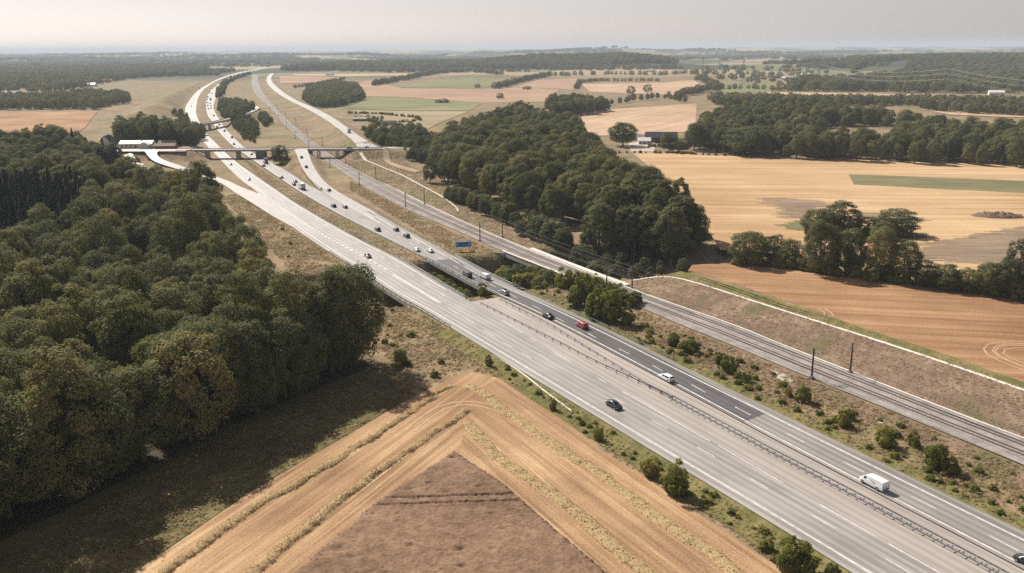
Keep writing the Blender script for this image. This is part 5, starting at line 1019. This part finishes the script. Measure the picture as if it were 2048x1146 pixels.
STN = { # x, half width, underside, shoulder, half roof width, top
 'hatch': [(-2.14,.78,.38,.72,.70,.90),(-2.06,.86,.26,.90,.72,1.0),(-1.72,.88,.22,.95,.62,1.37),(-1.0,.90,.20,.95,.62,1.46),(.0,.90,.20,.94,.62,1.47),(.45,.90,.20,.93,.63,1.41),(1.18,.90,.20,.90,.76,.96),(1.85,.87,.24,.78,.74,.85),(2.12,.76,.34,.58,.68,.66)],
 'sedan': [(-2.32,.78,.38,.74,.70,.90),(-2.22,.86,.26,.86,.74,1.0),(-1.75,.89,.22,.92,.74,1.03),(-1.05,.91,.20,.93,.60,1.40),(-.2,.91,.20,.93,.61,1.45),(.45,.91,.20,.92,.62,1.38),(1.22,.91,.20,.88,.76,.95),(2.0,.88,.24,.76,.74,.84),(2.3,.76,.34,.56,.68,.64)],
 'wagon': [(-2.36,.78,.38,.80,.70,.95),(-2.28,.87,.26,.95,.70,1.12),(-2.0,.90,.22,.98,.63,1.45),(-1.0,.92,.20,.98,.64,1.55),(.1,.92,.20,.96,.64,1.54),(.5,.92,.20,.95,.65,1.47),(1.25,.92,.20,.92,.78,1.0),(2.0,.89,.24,.80,.75,.88),(2.3,.78,.34,.58,.68,.66)],
 'suv': [(-2.3,.80,.42,.85,.72,1.02),(-2.22,.89,.32,1.05,.72,1.15),(-1.95,.92,.28,1.08,.66,1.58),(-1.0,.94,.26,1.08,.67,1.68),(.1,.94,.26,1.06,.67,1.68),(.5,.94,.26,1.05,.68,1.60),(1.2,.94,.26,1.02,.80,1.12),(1.95,.91,.30,.90,.77,1.0),(2.25,.80,.40,.66,.70,.76)],
 'van': [(-2.62,.92,.40,1.0,.82,1.88),(-2.58,.96,.30,1.1,.86,1.95),(-1.2,.97,.28,1.12,.87,1.99),(.2,.97,.28,1.12,.87,1.98),(1.0,.97,.28,1.10,.84,1.92),(1.25,.97,.28,1.10,.82,1.84),(2.0,.95,.28,1.05,.84,1.18),(2.45,.92,.32,.86,.80,.98),(2.62,.82,.40,.62,.72,.72)]}
SEC = lambda s: [(s[1] * .86, s[2]), (s[1], s[2] + .16), (s[1], s[3] - .08), (s[1] * .97, s[3]), (s[4] + .01, s[5] - .07), (s[4] * .84, s[5]), (0, s[5] + .025)]
def lerp_st(st, x):
    xs = [s[0] for s in st]; return tuple(np.interp(x, xs, [s[k] for s in st]) for k in range(6))
def body_mesh(kind):
    st = STN[kind]; V = []; n = 0
    for s in st:
        h = SEC(s); ring = [(s[0], y, z) for y, z in h] + [(s[0], -y, z) for y, z in h[-2::-1]]; V += ring; n = len(ring)
    F = [(i * n + k, i * n + (k + 1) % n, (i + 1) * n + (k + 1) % n, (i + 1) * n + k) for i in range(len(st) - 1) for k in range(n)]
    F += [tuple(range(n - 1, -1, -1)), tuple((len(st) - 1) * n + k for k in range(n))]
    me = mesh_np('body_' + kind, V, F); bm = bmesh.new(); bm.from_mesh(me); bmesh.ops.recalc_face_normals(bm, faces=bm.faces); bm.to_mesh(me); bm.free()
    me.polygons.foreach_set('use_smooth', [True] * len(me.polygons)); me.set_sharp_from_angle(angle=R(38)); return me
def glass_top(kind, i, j, name):
    """pane between station i (roof end) and j"""
    a, b = STN[kind][i], STN[kind][j]; L = []
    for f in (.10, .92):
        x = a[0] + (b[0] - a[0]) * f; s = lerp_st(STN[kind], x); L.append((x, s[4] * .80, s[5]))
    up = .028; fx = .018 * (1 if b[0] > a[0] else -1)
    V = [(L[0][0] + fx, -L[0][1], L[0][2] + up), (L[0][0] + fx, L[0][1], L[0][2] + up), (L[1][0] + fx, L[1][1], L[1][2] + up), (L[1][0] + fx, -L[1][1], L[1][2] + up)]
    return mesh_np(name, V, [(0, 1, 2, 3)])
def glass_side(kind, x0, x1, sg, name):
    V = []; xs = np.linspace(x0, x1, 5)
    for x in xs:
        s = lerp_st(STN[kind], x)
        for f in (.14, .86):
            y = s[1] * .97 + (s[4] + .01 - s[1] * .97) * f; z = s[3] + (s[5] - .07 - s[3]) * f; V.append((x, sg * (y + .014), z + .006))
    return mesh_np(name, V, [(2 * i, 2 * i + 1, 2 * i + 3, 2 * i + 2) for i in range(4)])
def car_parts(kind):
    st = STN[kind]; L = [('body', body_mesh(kind), None, None)]
    van = kind == 'van'
    L.append(('windshield', glass_top(kind, 5, 6, 'windshield_' + kind), 'glass', None))
    if van:
        mb = MB(); 
        for y in (-.42, .42): mb.add([(-2.615, y - .3, 1.2), (-2.615, y + .3, 1.2), (-2.60, y + .28, 1.68), (-2.60, y - .28, 1.68)], [(0, 1, 2, 3)])
        L.append(('rear_window', mb.mesh('rear_window_van'), 'glass', None))
        for sg in (-1, 1): L.append(('side_window', glass_side(kind, 1.02, 1.62, sg, 'side_window_van'), 'glass', None))
    else:
        ri = 3 if kind == 'sedan' else 2; rj = 2 if kind == 'sedan' else 1
        L.append(('rear_window', glass_top(kind, ri, rj, 'rear_window_' + kind), 'glass', None))
        x0 = st[ri][0] + .12; x1 = .82
        for sg in (-1, 1):
            L.append(('side_window', glass_side(kind, x0, -.32, sg, 'side_window_' + kind), 'glass', None)); L.append(('side_window', glass_side(kind, -.24, x1, sg, 'side_window_f_' + kind), 'glass', None))
    r = .36 if kind in ('suv', 'van') else .32; xf, xr = st[-1][0] - .82, st[0][0] + .78
    if van: xf, xr = 1.75, -1.55
    wm = MB(); wm.cyl((0, 0, 0), (0, 1, 0), r, .24, 18); wm = wm.mesh('tyre_' + kind); rm = MB(); rm.cyl((0, 0, 0), (0, 1, 0), r * .62, .26, 12); rm = rm.mesh('rim_' + kind)
    for x in (xf, xr):
        for sg in (-1, 1): L.append(('wheel', wm, 'tyre', ((x, sg * (st[4][1] - .09), r), rm)))
    e, f_ = st[0], st[-1]
    for sg in (-1, 1):
        mb = MB(); mb.box((e[0] + .03, sg * e[1] * .80, e[3] + (.12 if not van else .0)), (.10, .22 if not van else .14, .14 if not van else .5)); L.append(('tail_light', mb.mesh('tail_light_' + kind), 'lamp_red', None))
        mb = MB(); mb.box((f_[0] - .10, sg * f_[1] * .80, f_[3] + .04), (.16, .26, .11)); L.append(('headlight', mb.mesh('headlight_' + kind), 'lamp_white', None))
    mb = MB(); mb.box((e[0] - .02, 0, e[2] + .16), (.10, e[1] * 1.7, .16)); mb.box((f_[0] + .01, 0, f_[2] + .10), (.10, f_[1] * 1.7, .14)); L.append(('bumper', mb.mesh('bumper_' + kind), 'trim', None))
    return L
CARS = {k: car_parts(k) for k in STN}
def small_car(kind):
    """one mesh for vehicles a few pixels long: body, glass, wheels"""
    bm = bmesh.new(); 
    for nm, me, mt, ex in CARS[kind]:
        nf = len(bm.faces); nv = len(bm.verts); bm.from_mesh(me); bm.faces.ensure_lookup_table(); bm.verts.ensure_lookup_table()
        if ex is not None: bmesh.ops.translate(bm, verts=bm.verts[nv:], vec=ex[0])
        for i in range(nf, len(bm.faces)): bm.faces[i].material_index = {None: 0, 'glass': 1, 'tyre': 2, 'lamp_red': 3, 'lamp_white': 4, 'trim': 2}[mt]
    me = bpy.data.meshes.new('car_' + kind); bm.to_mesh(me); bm.free()
    for x in (CARP['grey'], M['glass'], M['tyre'], M['lamp_red'], M['lamp_white']): me.materials.append(x)
    return me
SMALL = {k: small_car(k) for k in STN}
def heading(p, lane):
    line = {'L': lcM, 'R': rcM, 'off': off_mid[:, :2], 'acc': acc_mid[:, :2], 'br': np.array([[-240., B2Y], [-80., B2Y]])}[lane]
    _, par = seg_dist(np.array([p[0]]), np.array([p[1]]), line); i = min(int(par[0]), len(line) - 2); d = line[i + 1][:2] - line[i][:2]
    a = math.atan2(d[1], d[0]); return a if lane in ('L', 'br') else a + math.pi
def vehicle(px, py, kind, col, lane, label, z=.26, group='cars on the motorway', name=None):
    p = G(px, py, z + .7); a = heading(p, lane); cat = {'van': 'van'}.get(kind, 'car')
    if math.hypot(*p) < 560:
        o = empty(name or cat, (p[0], p[1], z), a, label=label, cat=cat, group=group)
        for nm, me, mt, ex in CARS[kind]:
            if nm == 'wheel':
                w_ = mk('wheel', me, M[mt], o, ex[0]); mk('rim', ex[1], M['rim'], w_)
            else: mk(nm, me, CARP[col] if mt is None else M[mt], o)
    else:
        o = mk(name or cat, SMALL[kind], None, None, (p[0], p[1], z), (0, 0, a), label=label, cat=cat, group=group)
        o.material_slots[0].link = 'OBJECT'; o.material_slots[0].material = CARP[col]
    return o
def truck(px, py, col, lane, label, L=9.0, z=.26, box='white'):
    p = G(px, py, z + 1.5); a = heading(p, lane); o = empty('truck', (p[0], p[1], z), a, label=label, cat='truck', group='trucks on the roads')
    mb = MB(); mb.box((-.9, 0, 2.3), (L - 2.6, 2.5, 2.6)); mk('cargo_box', mb.mesh('cargo_box'), CARP[box], o)
    mb = MB(); mb.add([(L / 2 - 1.9, y, zz) for y, zz in ((-1.2, .5), (1.2, .5), (1.2, 2.75), (-1.2, 2.75))] + [(L / 2 - .05, -1.2, .5), (L / 2 - .05, 1.2, .5), (L / 2 - .3, 1.15, 2.6), (L / 2 - .3, -1.15, 2.6)], [(0, 3, 2, 1), (4, 5, 6, 7), (0, 1, 5, 4), (1, 2, 6, 5), (2, 3, 7, 6), (3, 0, 4, 7)])
    mk('cab', mb.mesh('cab'), CARP[col], o); mb = MB(); mb.box((L / 2 - .14, 0, 2.0), (.12, 2.1, .85)); mk('windshield', mb.mesh('truck_windshield'), M['glass'], o)
    mb = MB(); mb.box((-.4, 0, .75), (L - 1.6, 2.0, .3)); mk('chassis', mb.mesh('chassis'), M['trim'], o)
    wm = MB(); wm.cyl((0, 0, 0), (0, 1, 0), .5, .35, 14); wm = wm.mesh('truck_wheel')
    for x in (L / 2 - 1.2, -L / 2 + 1.4, -L / 2 + 2.6):
        for s_ in (-1, 1): mk('wheel', wm, M['tyre'], o, (x, s_ * 1.08, .5))
    mb = MB(); mb.box((-L / 2 - .0, 0, 2.2), (.06, 2.2, 2.2)); mk('rear_door', mb.mesh('rear_door'), CARP['grey' if box == 'black' else 'silver'], o)
    return o
van = vehicle(1748, 965, 'van', 'white', 'R', 'white delivery van with printed side, nearest vehicle on the right carriageway')
mb = MB(); mb.add([(.3, .985, 1.55), (-.7, .985, 1.30), (-.9, .985, 1.12), (-.2, .985, 1.28)], [(0, 1, 2, 3)]); mk('side_print', mb.mesh('van_print'), M['print_red'], van)
mb = MB(); mb.add([(-.65, .986, 1.36), (-1.15, .986, 1.16), (-1.05, .986, 1.06), (-.7, .986, 1.22)], [(0, 1, 2, 3)]); mk('side_print', mb.mesh('van_print_b'), M['print_grey'], van)
mb = MB(); mb.add([(-2.632, -.35, .75), (-2.632, .3, .85), (-2.63, .4, 1.0), (-2.63, -.2, .95)], [(0, 1, 2, 3)]); mk('door_print', mb.mesh('van_print_c'), M['print_red'], van)
vehicle(2057, 1121, 'hatch', 'black', 'R', 'black car cut by the right edge of the picture')
vehicle(1333, 754, 'wagon', 'white', 'R', 'white estate car on the dark asphalt')
vehicle(1164, 650, 'suv', 'red', 'R', 'red car, the only red one on the motorway')
vehicle(1096, 630, 'sedan', 'navy', 'R', 'dark blue car just ahead of the red car')
c_ = vehicle(1008, 584, 'wagon', 'silver', 'R', 'silver estate car with dark load on its roof')
mb = MB(); mb.box((-.3, 0, 1.72), (1.5, 1.0, .28), 0, .85); mk('roof_load', mb.mesh('roof_load'), M['trim'], c_)
vehicle(970, 553, 'van', 'white', 'R', 'white van crossing the right motorway bridge')
vehicle(934, 549, 'van', 'brown', 'R', 'dark brown van crossing the right motorway bridge')
vehicle(860, 500, 'sedan', 'white', 'R', 'white car, right one of a side by side pair')
vehicle(833, 498, 'sedan', 'white', 'R', 'white car, left one of a side by side pair')
vehicle(813, 471, 'suv', 'black', 'R', 'black car behind the side by side white pair in the middle lane')
vehicle(792, 458, 'hatch', 'navy', 'R', 'dark blue hatchback in the right lane beyond the white pair')
vehicle(755, 458, 'suv', 'black', 'R', 'black car in the left lane beyond the white pair')
vehicle(690, 413, 'hatch', 'grey', 'R', 'dark grey car, right one of two below the merging lane')
vehicle(667, 411, 'suv', 'black', 'R', 'black car, left one of two below the merging lane')
truck(603.5, 373, 'white', 'R', 'white box truck on the right carriageway above the gore', 8.5)
vehicle(588, 368, 'hatch', 'black', 'R', 'black car beside the white box truck, left lane')
vehicle(590.5, 362, 'sedan', 'black', 'R', 'black car just ahead of the white box truck')
vehicle(563, 354, 'sedan', 'black', 'R', 'black car between the white truck and the dark truck')
truck(531, 322, 'black', 'R', 'dark truck below the near bridge on the right carriageway', 8.0, box='black')
vehicle(527.5, 330.5, 'hatch', 'black', 'R', 'black car beside the dark truck')
vehicle(502.5, 307.5, 'sedan', 'grey', 'R', 'dark car in the gap right under the near bridge')
vehicle(657.8, 379.5, 'hatch', 'black', 'off', 'black car at the foot of the slip road', .36)
vehicle(612.3, 332.5, 'hatch', 'black', 'off', 'black car halfway down the slip road', 3.5)
vehicle(603, 313.5, 'hatch', 'black', 'off', 'black car near the top of the slip road', 5.4)
vehicle(699, 295.3, 'sedan', 'black', 'br', 'black car on the near bridge above the railway', 6.56)
vehicle(734, 294.6, 'hatch', 'grey', 'br', 'grey car on the junction at the east end of the near bridge', 6.9)
truck(698, 262, 'grey', 'acc', 'dark truck on the access road above the near bridge', 7.5, 6.5, 'grey')
vehicle(1228, 808, 'sedan', 'navy', 'L', 'dark car on the left carriageway, nearest one coming towards the camera')
vehicle(736, 511, 'hatch', 'grey', 'L', 'grey car on the left carriageway at the bridge over the dip')
vehicle(497.5, 357.5, 'hatch', 'silver', 'L', 'silver car on the left carriageway beside the gore')
vehicle(461, 328, 'sedan', 'grey', 'L', 'grey car on the left carriageway just below the near bridge')
vehicle(395, 258.3, 'suv', 'black', 'L', 'dark car on the left carriageway between the two bridges')
for q in ((467.8,287.7,'hatch'),(463.8,274.5,'van'),(449,261.3,'suv')): vehicle(q[0], q[1], q[2], 'black' if q[2] != 'van' else 'grey', 'R', 'dark %s between the two bridges, %s' % ({'hatch':'hatchback','van':'van','suv':'tall car'}[q[2]], {'hatch':'nearest of three','van':'second of three','suv':'third of three'}[q[2]]))
for q, lb in (((434,253.5),'black car in the left lane just under the far bridge'), ((438.5,249),'black car in the right lane just under the far bridge'), ((427.5,231),'black car alone just beyond the far bridge')): vehicle(q[0], q[1], 'suv', 'black', 'R', lb)
truck(421, 198.5, 'black', 'R', 'dark truck in the queue beyond the far bridge', 10, box='black')
truck(399, 176.5, 'black', 'L', 'dark truck on the left carriageway in the far bend', 11, box='black')
for n_, q in enumerate(((416.7,217.5),(415.5,211),(414.5,205.3),(414,199.4),(416,193.5),(418.7,186),(424,177),(440,167.6))): vehicle(q[0], q[1], 'suv', random.choice(('black', 'navy', 'grey')), 'R', 'tiny dark car in the left lane beyond the far bridge, %s from the bridge' % ORD(n_ + 1))
for n_, q in enumerate(((422,216),(421.6,211),(420.6,206.5),(424,186.7),(431,187),(432,174.5),(443,164.7))): vehicle(q[0], q[1], 'suv', random.choice(('black', 'grey', 'silver')), 'R', 'tiny car in the right lane beyond the far bridge, %s from the bridge' % ORD(n_ + 1))
for q, lb in (((382.5,212),'tiny dark car on the left carriageway beside the lay-by'), ((383.5,205.8),'tiny grey car beyond the lay-by, middle of three'), ((385.6,197.5),'tiny grey car beyond the lay-by, last of three'), ((405.5,171.5),'tiny dark car behind the far bend truck')): vehicle(q[0], q[1], 'suv', 'black' if 'dark' in lb else 'silver', 'L', lb)

# ------------------------------------------------------------------ buildings
M['wall_white'] = plain('white_wall', (.74, .73, .70), .9, var=.06); M['wall_brick'] = plain('brick_wall', (.30, .13, .085), .9, var=.2, scale=1.0); M['wall_yellow'] = plain('yellow_wall', (.52, .43, .26), .9, var=.1); M['wall_wood'] = plain('dark_timber', (.10, .075, .055), .9, var=.2)
M['roof_white'] = plain('pale_sheet_roof', (.80, .79, .77), .45, var=.05); M['roof_red'] = plain('red_tile_roof', (.30, .10, .065), .85, var=.25, scale=1.5); M['roof_dark'] = plain('dark_slate_roof', (.035, .038, .048), .7, var=.2); M['roof_grey'] = plain('fibre_cement_roof', (.30, .29, .28), .8, var=.15); M['roof_tan'] = plain('weathered_tan_roof', (.33, .27, .19), .9, var=.2)
M['window'] = plain('window_pane', (.03, .035, .04), .1, spec=.6)
def house(name, px, py, L, W, hw, hr, rz, wall_m, roof_m, label, z=None, nwin=5, chimney=True, hip=0.0):
    zz = 0.0 if z is None else z; p = G(px, py, zz); zz = hgt(p[0], p[1])
    o = empty(name, (p[0], p[1], zz - .1), rz, label=label, cat={'barn': 'barn', 'industrial_hall': 'hall', 'greenhouse': 'greenhouse'}.get(name, 'house'), group='buildings')
    mb = MB(); mb.add([(-L/2, -W/2, 0), (L/2, -W/2, 0), (L/2, W/2, 0), (-L/2, W/2, 0), (-L/2, -W/2, hw), (L/2, -W/2, hw), (L/2, W/2, hw), (-L/2, W/2, hw), (-L/2, 0, hw + hr * (1 - hip)), (L/2, 0, hw + hr * (1 - hip))], [(0, 1, 5, 4), (2, 3, 7, 6), (1, 2, 6, 9, 5), (3, 0, 4, 8, 7)])
    mk('wall', mb.mesh(name + '_wall'), wall_m, o)
    e = .5; hx = hip * W / 2; d_ = e * hr / (W / 2); mb = MB(); y = W / 2 + e; x = L / 2 + e; zb = hw - d_; t_ = .18
    top = [(-x, -y, zb + t_), (x, -y, zb + t_), (x, y, zb + t_), (-x, y, zb + t_), (-x + hx, 0, hw + hr + t_), (x - hx, 0, hw + hr + t_)]; bot = [(a, b, c - t_) for a, b, c in top]
    mb.add(top + bot, [(0, 1, 5, 4), (2, 3, 4, 5), (1, 2, 5), (3, 0, 4), (6, 10, 11, 7), (8, 11, 10, 9), (0, 6, 7, 1), (2, 8, 9, 3), (1, 7, 8, 2), (3, 9, 6, 0)] if hip else [(0, 1, 5, 4), (2, 3, 4, 5), (6, 10, 11, 7), (8, 11, 10, 9), (0, 6, 7, 1), (2, 8, 9, 3), (1, 7, 11, 5), (5, 11, 8, 2), (4, 10, 6, 0), (3, 9, 10, 4)])
    rf = mk('roof', mb.mesh(name + '_roof'), roof_m, o)
    if chimney: mb = MB(); mb.box((L * .12, 0, hw + hr + .4), (.8, .7, 1.4)); mk('chimney', mb.mesh('chimney'), M['wall_brick'], rf)
    for k in range(nwin):
        x = -L/2 + L * (k + .5) / nwin
        for sg in (-1, 1):
            if k == nwin // 2 and sg < 0: mb = MB(); mb.box((x, sg * (W/2 + .02), 1.05), (1.0, .08, 2.1)); mk('door', mb.mesh('door'), M['wall_wood'], o); continue
            mb = MB(); mb.box((x, sg * (W/2 + .02), hw * .55), (1.2, .08, hw * .42)); mk('window', mb.mesh('window'), M['window'], o)
    return o
house('house', 276, 294, 24, 9, 3.2, 1.8, R(2), M['wall_white'], M['roof_white'], 'long white house with a bright roof beside the village road', 6.0, 7)
house('house', 291, 296, 7, 7, 3.2, 1.8, R(92), M['wall_white'], M['roof_white'], 'white cross wing in front of the long white house', 6.0, 2, False)
house('house', 217, 293, 8, 9, 3.5, 4.5, R(80), M['wall_white'], M['roof_dark'], 'white gabled house with a steep dark roof among the trees', 5.0, 2)
house('barn', 332, 297, 15, 6, 2.6, 1.6, R(3), M['wall_brick'], M['roof_tan'], 'low brick outbuilding with a tan roof right of the white house', 6.2, 4, False)
house('barn', 336, 291, 13, 6, 2.6, 1.8, R(-4), M['wall_wood'], M['roof_tan'], 'dark timber shed behind the brick outbuilding', 6.2, 3, False)
house('barn', 1322, 284, 26, 12, 4.5, 4.0, R(-5), M['wall_wood'], M['roof_dark'], 'dark barn with a long black roof beside the farm yard', None, 5, False)
house('barn', 1288, 288, 10, 8, 3.2, 2.2, R(-4), M['wall_white'], M['roof_white'], 'white shed in the farm yard', None, 3, False)
house('barn', 1272, 280, 7, 7, 3.0, 2.2, R(-4), M['wall_white'], M['roof_grey'], 'small white shed behind the farm yard', None, 2, False)
house('house', 860, 279, 12, 8, 3.0, 3.6, R(-8), M['wall_white'], M['roof_red'], 'white cottage with a red roof at the left end of the long wood', None, 3)
house('greenhouse', 778, 248, 16, 7, 2.4, 2.0, R(12), M['wall_white'], M['roof_dark'], 'dark roofed shed in the garden plot', 1.0, 4, False)
house('barn', 725, 240, 20, 9, 2.6, 1.8, R(0), M['wall_wood'], M['roof_grey'], 'grey roofed low shed in the garden plot', 1.0, 4, False)
far_h = [(22,190,30,'white','grey'),(98,197,36,'white','grey'),(57,204,30,'brick','tan'),(72,210,36,'white','white'),(178,173,34,'white','white'),(212,164,30,'yellow','red'),(230,160,26,'yellow','tan'),(184,130,60,'white','white'),(274,131,46,'white','white'),(80,134,60,'white','grey'),(12,136,50,'white','grey'),(45,206,20,'brick','tan'),(225,143,40,'brick','red'),(512,127,80,'white','white'),(470,131,70,'white','grey'),(1574,160,24,'white','white'),(1560,157,20,'white','dark'),(1610,153,20,'white','white'),(1300,146,30,'white','grey'),(1590,166,20,'white','red'),(1992,190,22,'white','white'),(2010,212,22,'brick','tan'),(2042,213,20,'brick','tan'),(1685,181,16,'white','grey'),(690,188,16,'white','red'),(675,181,16,'white','grey'),(1697,122,40,'yellow','red'),(660,151,26,'white','grey'),(120,170,26,'brick','red'),(150,165,26,'white','tan')]
far_h.sort()
for k, (a, b, L, wm_, rm_) in enumerate(far_h):
    rowd = 'near the horizon' if b < 140 else ('among hazy trees' if b < 180 else 'at a wood edge')
    house('farmhouse' if L < 40 else 'industrial_hall', a, b, L, L * .5 if L < 40 else 22, 4.5, 3.2, R(rng.uniform(-25, 25)), M['wall_' + wm_], M['roof_' + rm_], 'distant %s building with %s roof %s, %s distant building from the left' % (wm_, rm_, rowd, ORD(k + 1)), 0.0, 3, False)

# ------------------------------------------------------------------ power pylons and cables
def pylon_mesh(H=46.):
    legs, br, arms = MB(), MB(), MB(); bw, tw = 4.2, .7; zs = np.linspace(0, H, 10)
    wat = lambda z: bw + (tw - bw) * min(1, z / (H * .72)) if z < H * .72 else tw
    cor = [(-1, -1), (1, -1), (1, 1), (-1, 1)]
    for cx, cy_ in cor: legs.tube([(cx * wat(z), cy_ * wat(z), z) for z in zs], .22, .14, 4)
    for z0, z1 in zip(zs[:-1], zs[1:]):
        for k in range(4):
            a, b = cor[k], cor[(k + 1) % 4]; br.tube([(a[0] * wat(z0), a[1] * wat(z0), z0), (b[0] * wat(z1), b[1] * wat(z1), z1)], .10, n=3); br.tube([(b[0] * wat(z0), b[1] * wat(z0), z0), (a[0] * wat(z1), a[1] * wat(z1), z1)], .10, n=3)
    for z, l in ((H * .66, 9.0), (H * .82, 7.0), (H * .96, 4.5)):
        for s_ in (-1, 1): arms.tube([(0, -.6, z), (s_ * l, 0, z + .3)], .16, n=4); arms.tube([(0, .6, z + 1.6), (s_ * l, 0, z + .3)], .14, n=4)
    return [('leg_frame', legs.mesh('pylon_legs')), ('bracing', br.mesh('pylon_bracing')), ('cross_arms', arms.mesh('pylon_arms'))]
PY = pylon_mesh(); M['pylon'] = plain('pylon_steel', (.22, .23, .24), .6, .4)
ppos = []
for q, s_, lb in (((1405,150),1.05,'left one of three hazy pylons behind the striped field'), ((1438,152),.95,'middle one of three hazy pylons'), ((1485,171),1.1,'right and largest one of three hazy pylons'), ((1635,178),.95,'pylon among trees right of the white farm'), ((1891,200),1.0,'dark pylon at the edge of the great forest')):
    p = G(*q); o = empty('power_pylon', (p[0], p[1], hgt(*p)), R(35), (s_, s_, s_), label='lattice power pylon, ' + lb, cat='pylon', group='power pylons'); ppos.append((p, s_))
    for nm, me in PY: mk(nm, me, M['pylon'], o)
for n_, q in enumerate(((455,112),(520,112),(620,111),(663,110),(728,109),(822,109))):
    p = G(q[0], q[1] + 6); o = empty('power_pylon', (p[0], p[1], hgt(*p)), R(20), (1.5, 1.5, 1.5), label='tiny power pylon on the horizon, %s from the left' % ORD(n_ + 1), cat='pylon', group='horizon pylons')
    for nm, me in PY: mk(nm, me, M['pylon'], o)
M['cable'] = plain('power_cable', (.5, .5, .5), .4, .5)
ends = [ppos[2], ppos[3], ppos[4], (G(2350, 262), 1.0)]
for (a, sa), (b, sb), lb in zip(ends[:-1], ends[1:], ('between the largest pylon and the one by the white farm', 'between the pylon by the white farm and the dark pylon', 'from the dark pylon to the right edge of the picture')):
    o = empty('power_cables', (0, 0, 0), label='sagging power cables ' + lb, cat='cable', group='power cables')
    for zf, l in ((.66, 9.0), (.82, 7.0), (.96, 4.5)):
        for s_ in (-1, 1):
            dx, dy = math.cos(R(35)) * l * s_, math.sin(R(35)) * l * s_; mb = MB()
            mb.tube([(a[0] + dx + (b[0] - a[0]) * f, a[1] + dy + (b[1] - a[1]) * f, 46 * zf + .3 - 9 * 4 * f * (1 - f)) for f in np.linspace(0, 1, 13)], .09, n=3, cap=False); mk('cable', mb.mesh('cable'), M['cable'], o)

# ------------------------------------------------------------------ haze: the summer air over the whole landscape
hb = MB(); hb.box((0, 0, 70), (52000, 52000, 160)); ho = mk('haze', hb.mesh('haze'), kind='stuff', label='pale summer haze over the whole landscape')
hm = bpy.data.materials.new('haze_air'); hm.use_nodes = True; ht = hm.node_tree
for n_ in list(ht.nodes):
    if n_.type == 'BSDF_PRINCIPLED': ht.nodes.remove(n_)
pv = ht.nodes.new('ShaderNodeVolumePrincipled'); pv.inputs['Color'].default_value = (.64, .74, .89, 1); pv.inputs['Density'].default_value = 0.00008; pv.inputs['Anisotropy'].default_value = 0.0
ht.links.new(pv.outputs[0], ht.nodes['Material Output'].inputs['Volume']); ho.data.materials.append(hm)
